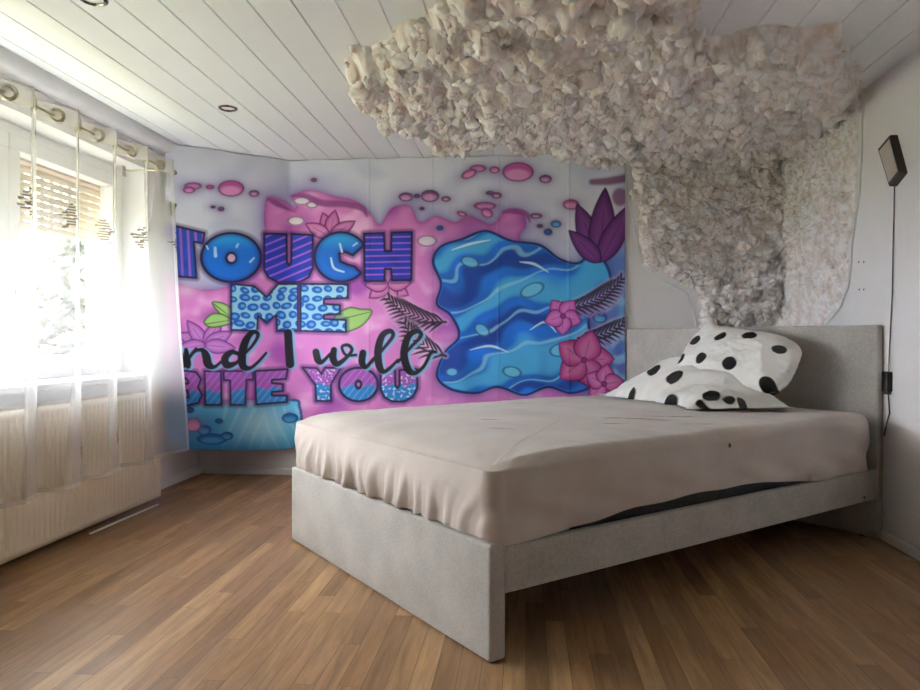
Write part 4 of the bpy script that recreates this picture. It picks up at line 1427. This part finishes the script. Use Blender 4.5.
# ================================================================ PILLOWS
def dots_color(U, V, pts, base=(236, 234, 230), dot=(24, 23, 24), rag=0.0):
    c = np.tile(lin(base), U.shape + (1,)).reshape(U.shape + (3,))
    for (a, b, rx, ry) in pts:
        m_ = cov((np.sqrt(((U - a) / rx) ** 2 + ((V - b) / ry) ** 2) - 1) * min(rx, ry) / .004, 1)
        c = c * (1 - m_[..., None]) + lin(dot) * m_[..., None]
    return c


def pillow(name, label, w, h, th, place, dots, wr=.012, seed=0, corner=.10, n=190, floor_z=None, shape=None, rnd=.0):
    a = np.linspace(-1, 1, n); A, B = np.meshgrid(a, a)
    # pinched outline: edges pull in between the corners
    Xp = A * w / 2 * (1 - corner * (1 - B ** 2) ** 1.0 * .6 * np.abs(A) ** 3)
    Yp = B * h / 2 * (1 - corner * (1 - A ** 2) ** 1.0 * .9 * np.abs(B) ** 3)
    cr_ = 1 - rnd * (A * B) ** 2 * sst(A, -.4, .6) ** 1
    Xp = Xp * cr_; Yp = Yp * cr_
    prof = ((1 - A ** 2) ** .42 * (1 - B ** 2) ** .42)
    base = np.stack([Xp * 6 + seed * 3.1, Yp * 6, A * 0 + seed], -1)
    wrk = fbm(base, 4, .55)
    ridg = 1 - np.abs(noise3(base * 1.1 + 11)) * 2
    out = []
    for sg in (1, -1):
        Zp = sg * (th / 2 * prof) + wr * (wrk + .8 * (ridg - .6)) * prof ** .5
        # edge puckers
        pk = np.sin(np.arctan2(B, A) * 34 + 3 * wrk) * .006 * np.exp(-prof / .25)
        Zp = Zp + sg * 0 + pk
        P = np.stack([Xp, Yp, Zp], -1)
        if shape: P = shape(P, A, B, sg)
        out.append(place(P))
    V = np.concatenate([out[0].reshape(-1, 3), out[1].reshape(-1, 3)])
    Fg = grid_faces(n, n)
    Fb = Fg[:, ::-1] + n * n
    # stitch rim
    rim = [i for i in range(n)] + [i * n + n - 1 for i in range(1, n)] + [(n - 1) * n + i for i in range(n - 2, -1, -1)] + [i * n for i in range(n - 2, 0, -1)]
    rim = np.array(rim); nx_ = np.roll(rim, -1)
    Fr = np.stack([nx_, rim, rim + n * n, nx_ + n * n], -1)
    if floor_z is not None:
        V = V.copy(); wz = V[:, 2]
        V[:, 2] = np.maximum(wz, floor_z + .0)
    cb, sb_ = math.cos(BR), math.sin(BR)
    uloc = (V[:, 0] - BX) * cb + (V[:, 1] - BY) * sb_; ex_ = np.maximum(uloc - (BL - .003), 0)
    V[:, 0] -= ex_ * cb; V[:, 1] -= ex_ * sb_
    fx, fy = project(out[0]); dep = SY * out[0][..., 0] + CY * out[0][..., 1]
    dl = []
    for (a_, b_, r1, r2) in dots:
        k_ = np.argmin(np.hypot(fx - a_, fy - b_) + 12 * (dep - dep.min()))
        dl.append((Xp.ravel()[k_], Yp.ravel()[k_], r1, r2))
    colr_ = dots_color(Xp, Yp, dl)
    C = np.concatenate([colr_.reshape(-1, 3), colr_.reshape(-1, 3)])
    org = V.mean(0); org[2] = V[:, 2].min()
    root = empty(name, org, label, 'pillow', 'pillows with black spots')
    np_mesh('pillow_cover', V - org, np.concatenate([Fg, Fb, Fr]), M['dots'], root, True, C)
    return root


def frame(c, ex, ey):
    c = np.array(c, float); ex = np.array(ex, float); ex /= np.linalg.norm(ex); ey = np.array(ey, float); ey -= ex * ey.dot(ex); ey /= np.linalg.norm(ey)
    ez = np.cross(ex, ey)
    return lambda P: bedloc(c + P[..., :1] * ex + P[..., 1:2] * ey + P[..., 2:] * ez)


def low_shape(P, A, B, sg):
    P = P.copy()
    w_ = P[..., 2] * 1.0
    if sg > 0:
        hh = .036 + .155 * sst(B, -1.05, .55) * sst(A, -1.0, -.42) * (1 - sst(A, -.15, 1.02)) + .02 * (1 - A ** 4)
        fold = .012 * np.sin(A * 9 - B * 5 + 2 * noise3(np.stack([A * 2, B * 2, A * 0], -1))) * (1 - sst(B, .2, 1))
        P[..., 2] = hh * (1 - np.maximum(np.abs(A), np.abs(B)) ** 14) + fold + .55 * (w_ - .06)
    else:
        P[..., 2] = 0
    rag = .014 * np.sin(A * 13 + 1) + .010 * np.sin(A * 29)
    P[..., 1] += np.where(B < 0, rag * (-B), 0) + .02 * np.sin(A * 3.2 + .5)
    return P


def up_shape(P, A, B, sg):
    P = P.copy()
    # one top corner stands up as an ear
    e = np.exp(-((A + 1) / .22) ** 2 - ((B - 1) / .28) ** 2)
    P[..., 1] += .055 * e; P[..., 0] += .02 * e
    P[..., 2] += -.03 * B * B * (B > 0)
    return P


up_pts = [(695, 340, .03, .034), (720, 336, .036, .03), (749, 335, .036, .03), (679, 357, .03, .03), (701, 358, .032, .032), (729, 363, .036, .034), (779, 349, .034, .026), (767, 384, .036, .034)]
pillow('pillow', 'plump white pillow with black spots propped against the headboard', .64, .42, .19,
       frame((1.985, .57, .815), (.04, -1, -.12), (.60, 0, .80)), up_pts, .016, 2, shape=up_shape, rnd=.26)
lo_pts = [(654, 369, .035, .035), (675, 377, .042, .042), (711, 395, .042, .045), (628, 395, .045, .03), (729, 400, .02, .03), (669, 402, .035, .02), (702, 406, .04, .02), (742, 404, .035, .02)]
pillow('pillow', 'flat crumpled white pillow with black spots lying in front of the plump one', 1.0, .52, .15,
       frame((1.83, .76, .608), (-.33, -.94, -.01), (.94, -.33, .02)), lo_pts, .022, 5, floor_z=.608, shape=low_shape)

# ================================================================ WALL PANEL WITH CABLE
pn = empty('wall_lamp', (XR, 3.39, 1.70), 'small tilted rectangular panel lamp with dark brown sides on the right wall', 'lamp')
q = [on_x(a, b, XR - .03) for a, b in ((878.6, 149), (890.5, 135), (900.5, 173), (890, 186.5))]
q = [Vector(p) for p in q]
cen = sum(q, Vector()) / 4
def slab(corners, x0, x1, shrink=0):
    mb = MB(); c = sum(corners, Vector()) / 4
    A = [mb.bm.verts.new(Vector((x0, (p.y - c.y) * (1 - shrink) + c.y, (p.z - c.z) * (1 - shrink) + c.z)) - pn.location) for p in corners]
    B = [mb.bm.verts.new(Vector((x1, (p.y - c.y) * (1 - shrink) + c.y, (p.z - c.z) * (1 - shrink) + c.z)) - pn.location) for p in corners]
    for i in range(4): mb.bm.faces.new((A[i], A[(i + 1) % 4], B[(i + 1) % 4], B[i]))
    mb.bm.faces.new(A); mb.bm.faces.new(B)
    return mb
slab(q, XR, XR - .03).build('housing', M['darkbrown'], pn)
slab(q, XR - .029, XR - .034, .02).build('rim', M['darkbrown'], pn)
slab(q, XR - .032, XR - .0355, .16).build('panel_face', M['panel'], pn)
cab = [(894.5, 186), (894, 215), (893, 250), (892.5, 290), (890.5, 330), (888.5, 372)]
cp = [on_x(a, b, XR - .008) for a, b in cab]
mb = MB(); mb.tube(cp, .0032, 8)
cp2 = [on_x(a, b, XR - .008) for a, b in ((888, 391), (889, 405), (889.5, 413), (886.5, 424), (884.2, 436))]
mb.tube([tuple(p) for p in cp2], .0032, 8)
kb = mb.build('lamp_cable', M['cable'], None, True); tag(kb, 'thin dark cable hanging down the right wall beside the headboard', 'cable')
p = on_x(887.5, 381.5, XR - .012)
mb = MB(); mb.box((XR - .028, p[1] - .022, p[2] - .045), (XR, p[1] + .022, p[2] + .045), .004, 3); mb.box((XR - .022, p[1] - .016, p[2] - .058), (XR - .003, p[1] + .016, p[2] - .043), .002)
kb = mb.build('cable_switch', M['black'], None, True); tag(kb, 'small black switch box in the cable beside the headboard', 'switch')
# plug holes
for a, b, wh in ((859, 262, 'upper pair, nearer the wadding'), (864, 262, 'upper pair, nearer the lamp cable'), (859.5, 289.5, 'lower pair, nearer the wadding'), (864, 289.5, 'lower pair, nearer the lamp cable')):
    p = on_x(a, b, XR)
    mb = MB(); mb.lathe([(0, 0), (.0045, 0), (.005, .002), (0, .0025)], 12, Matrix.Rotation(-math.pi / 2, 4, 'Y'))
    o = mb.build('wall_plug', M['hole'], None, True); o.location = p
    tag(o, 'tiny brown wall plug on the right wall, ' + wh, 'wall plug', 'wall plugs right of the wadding')
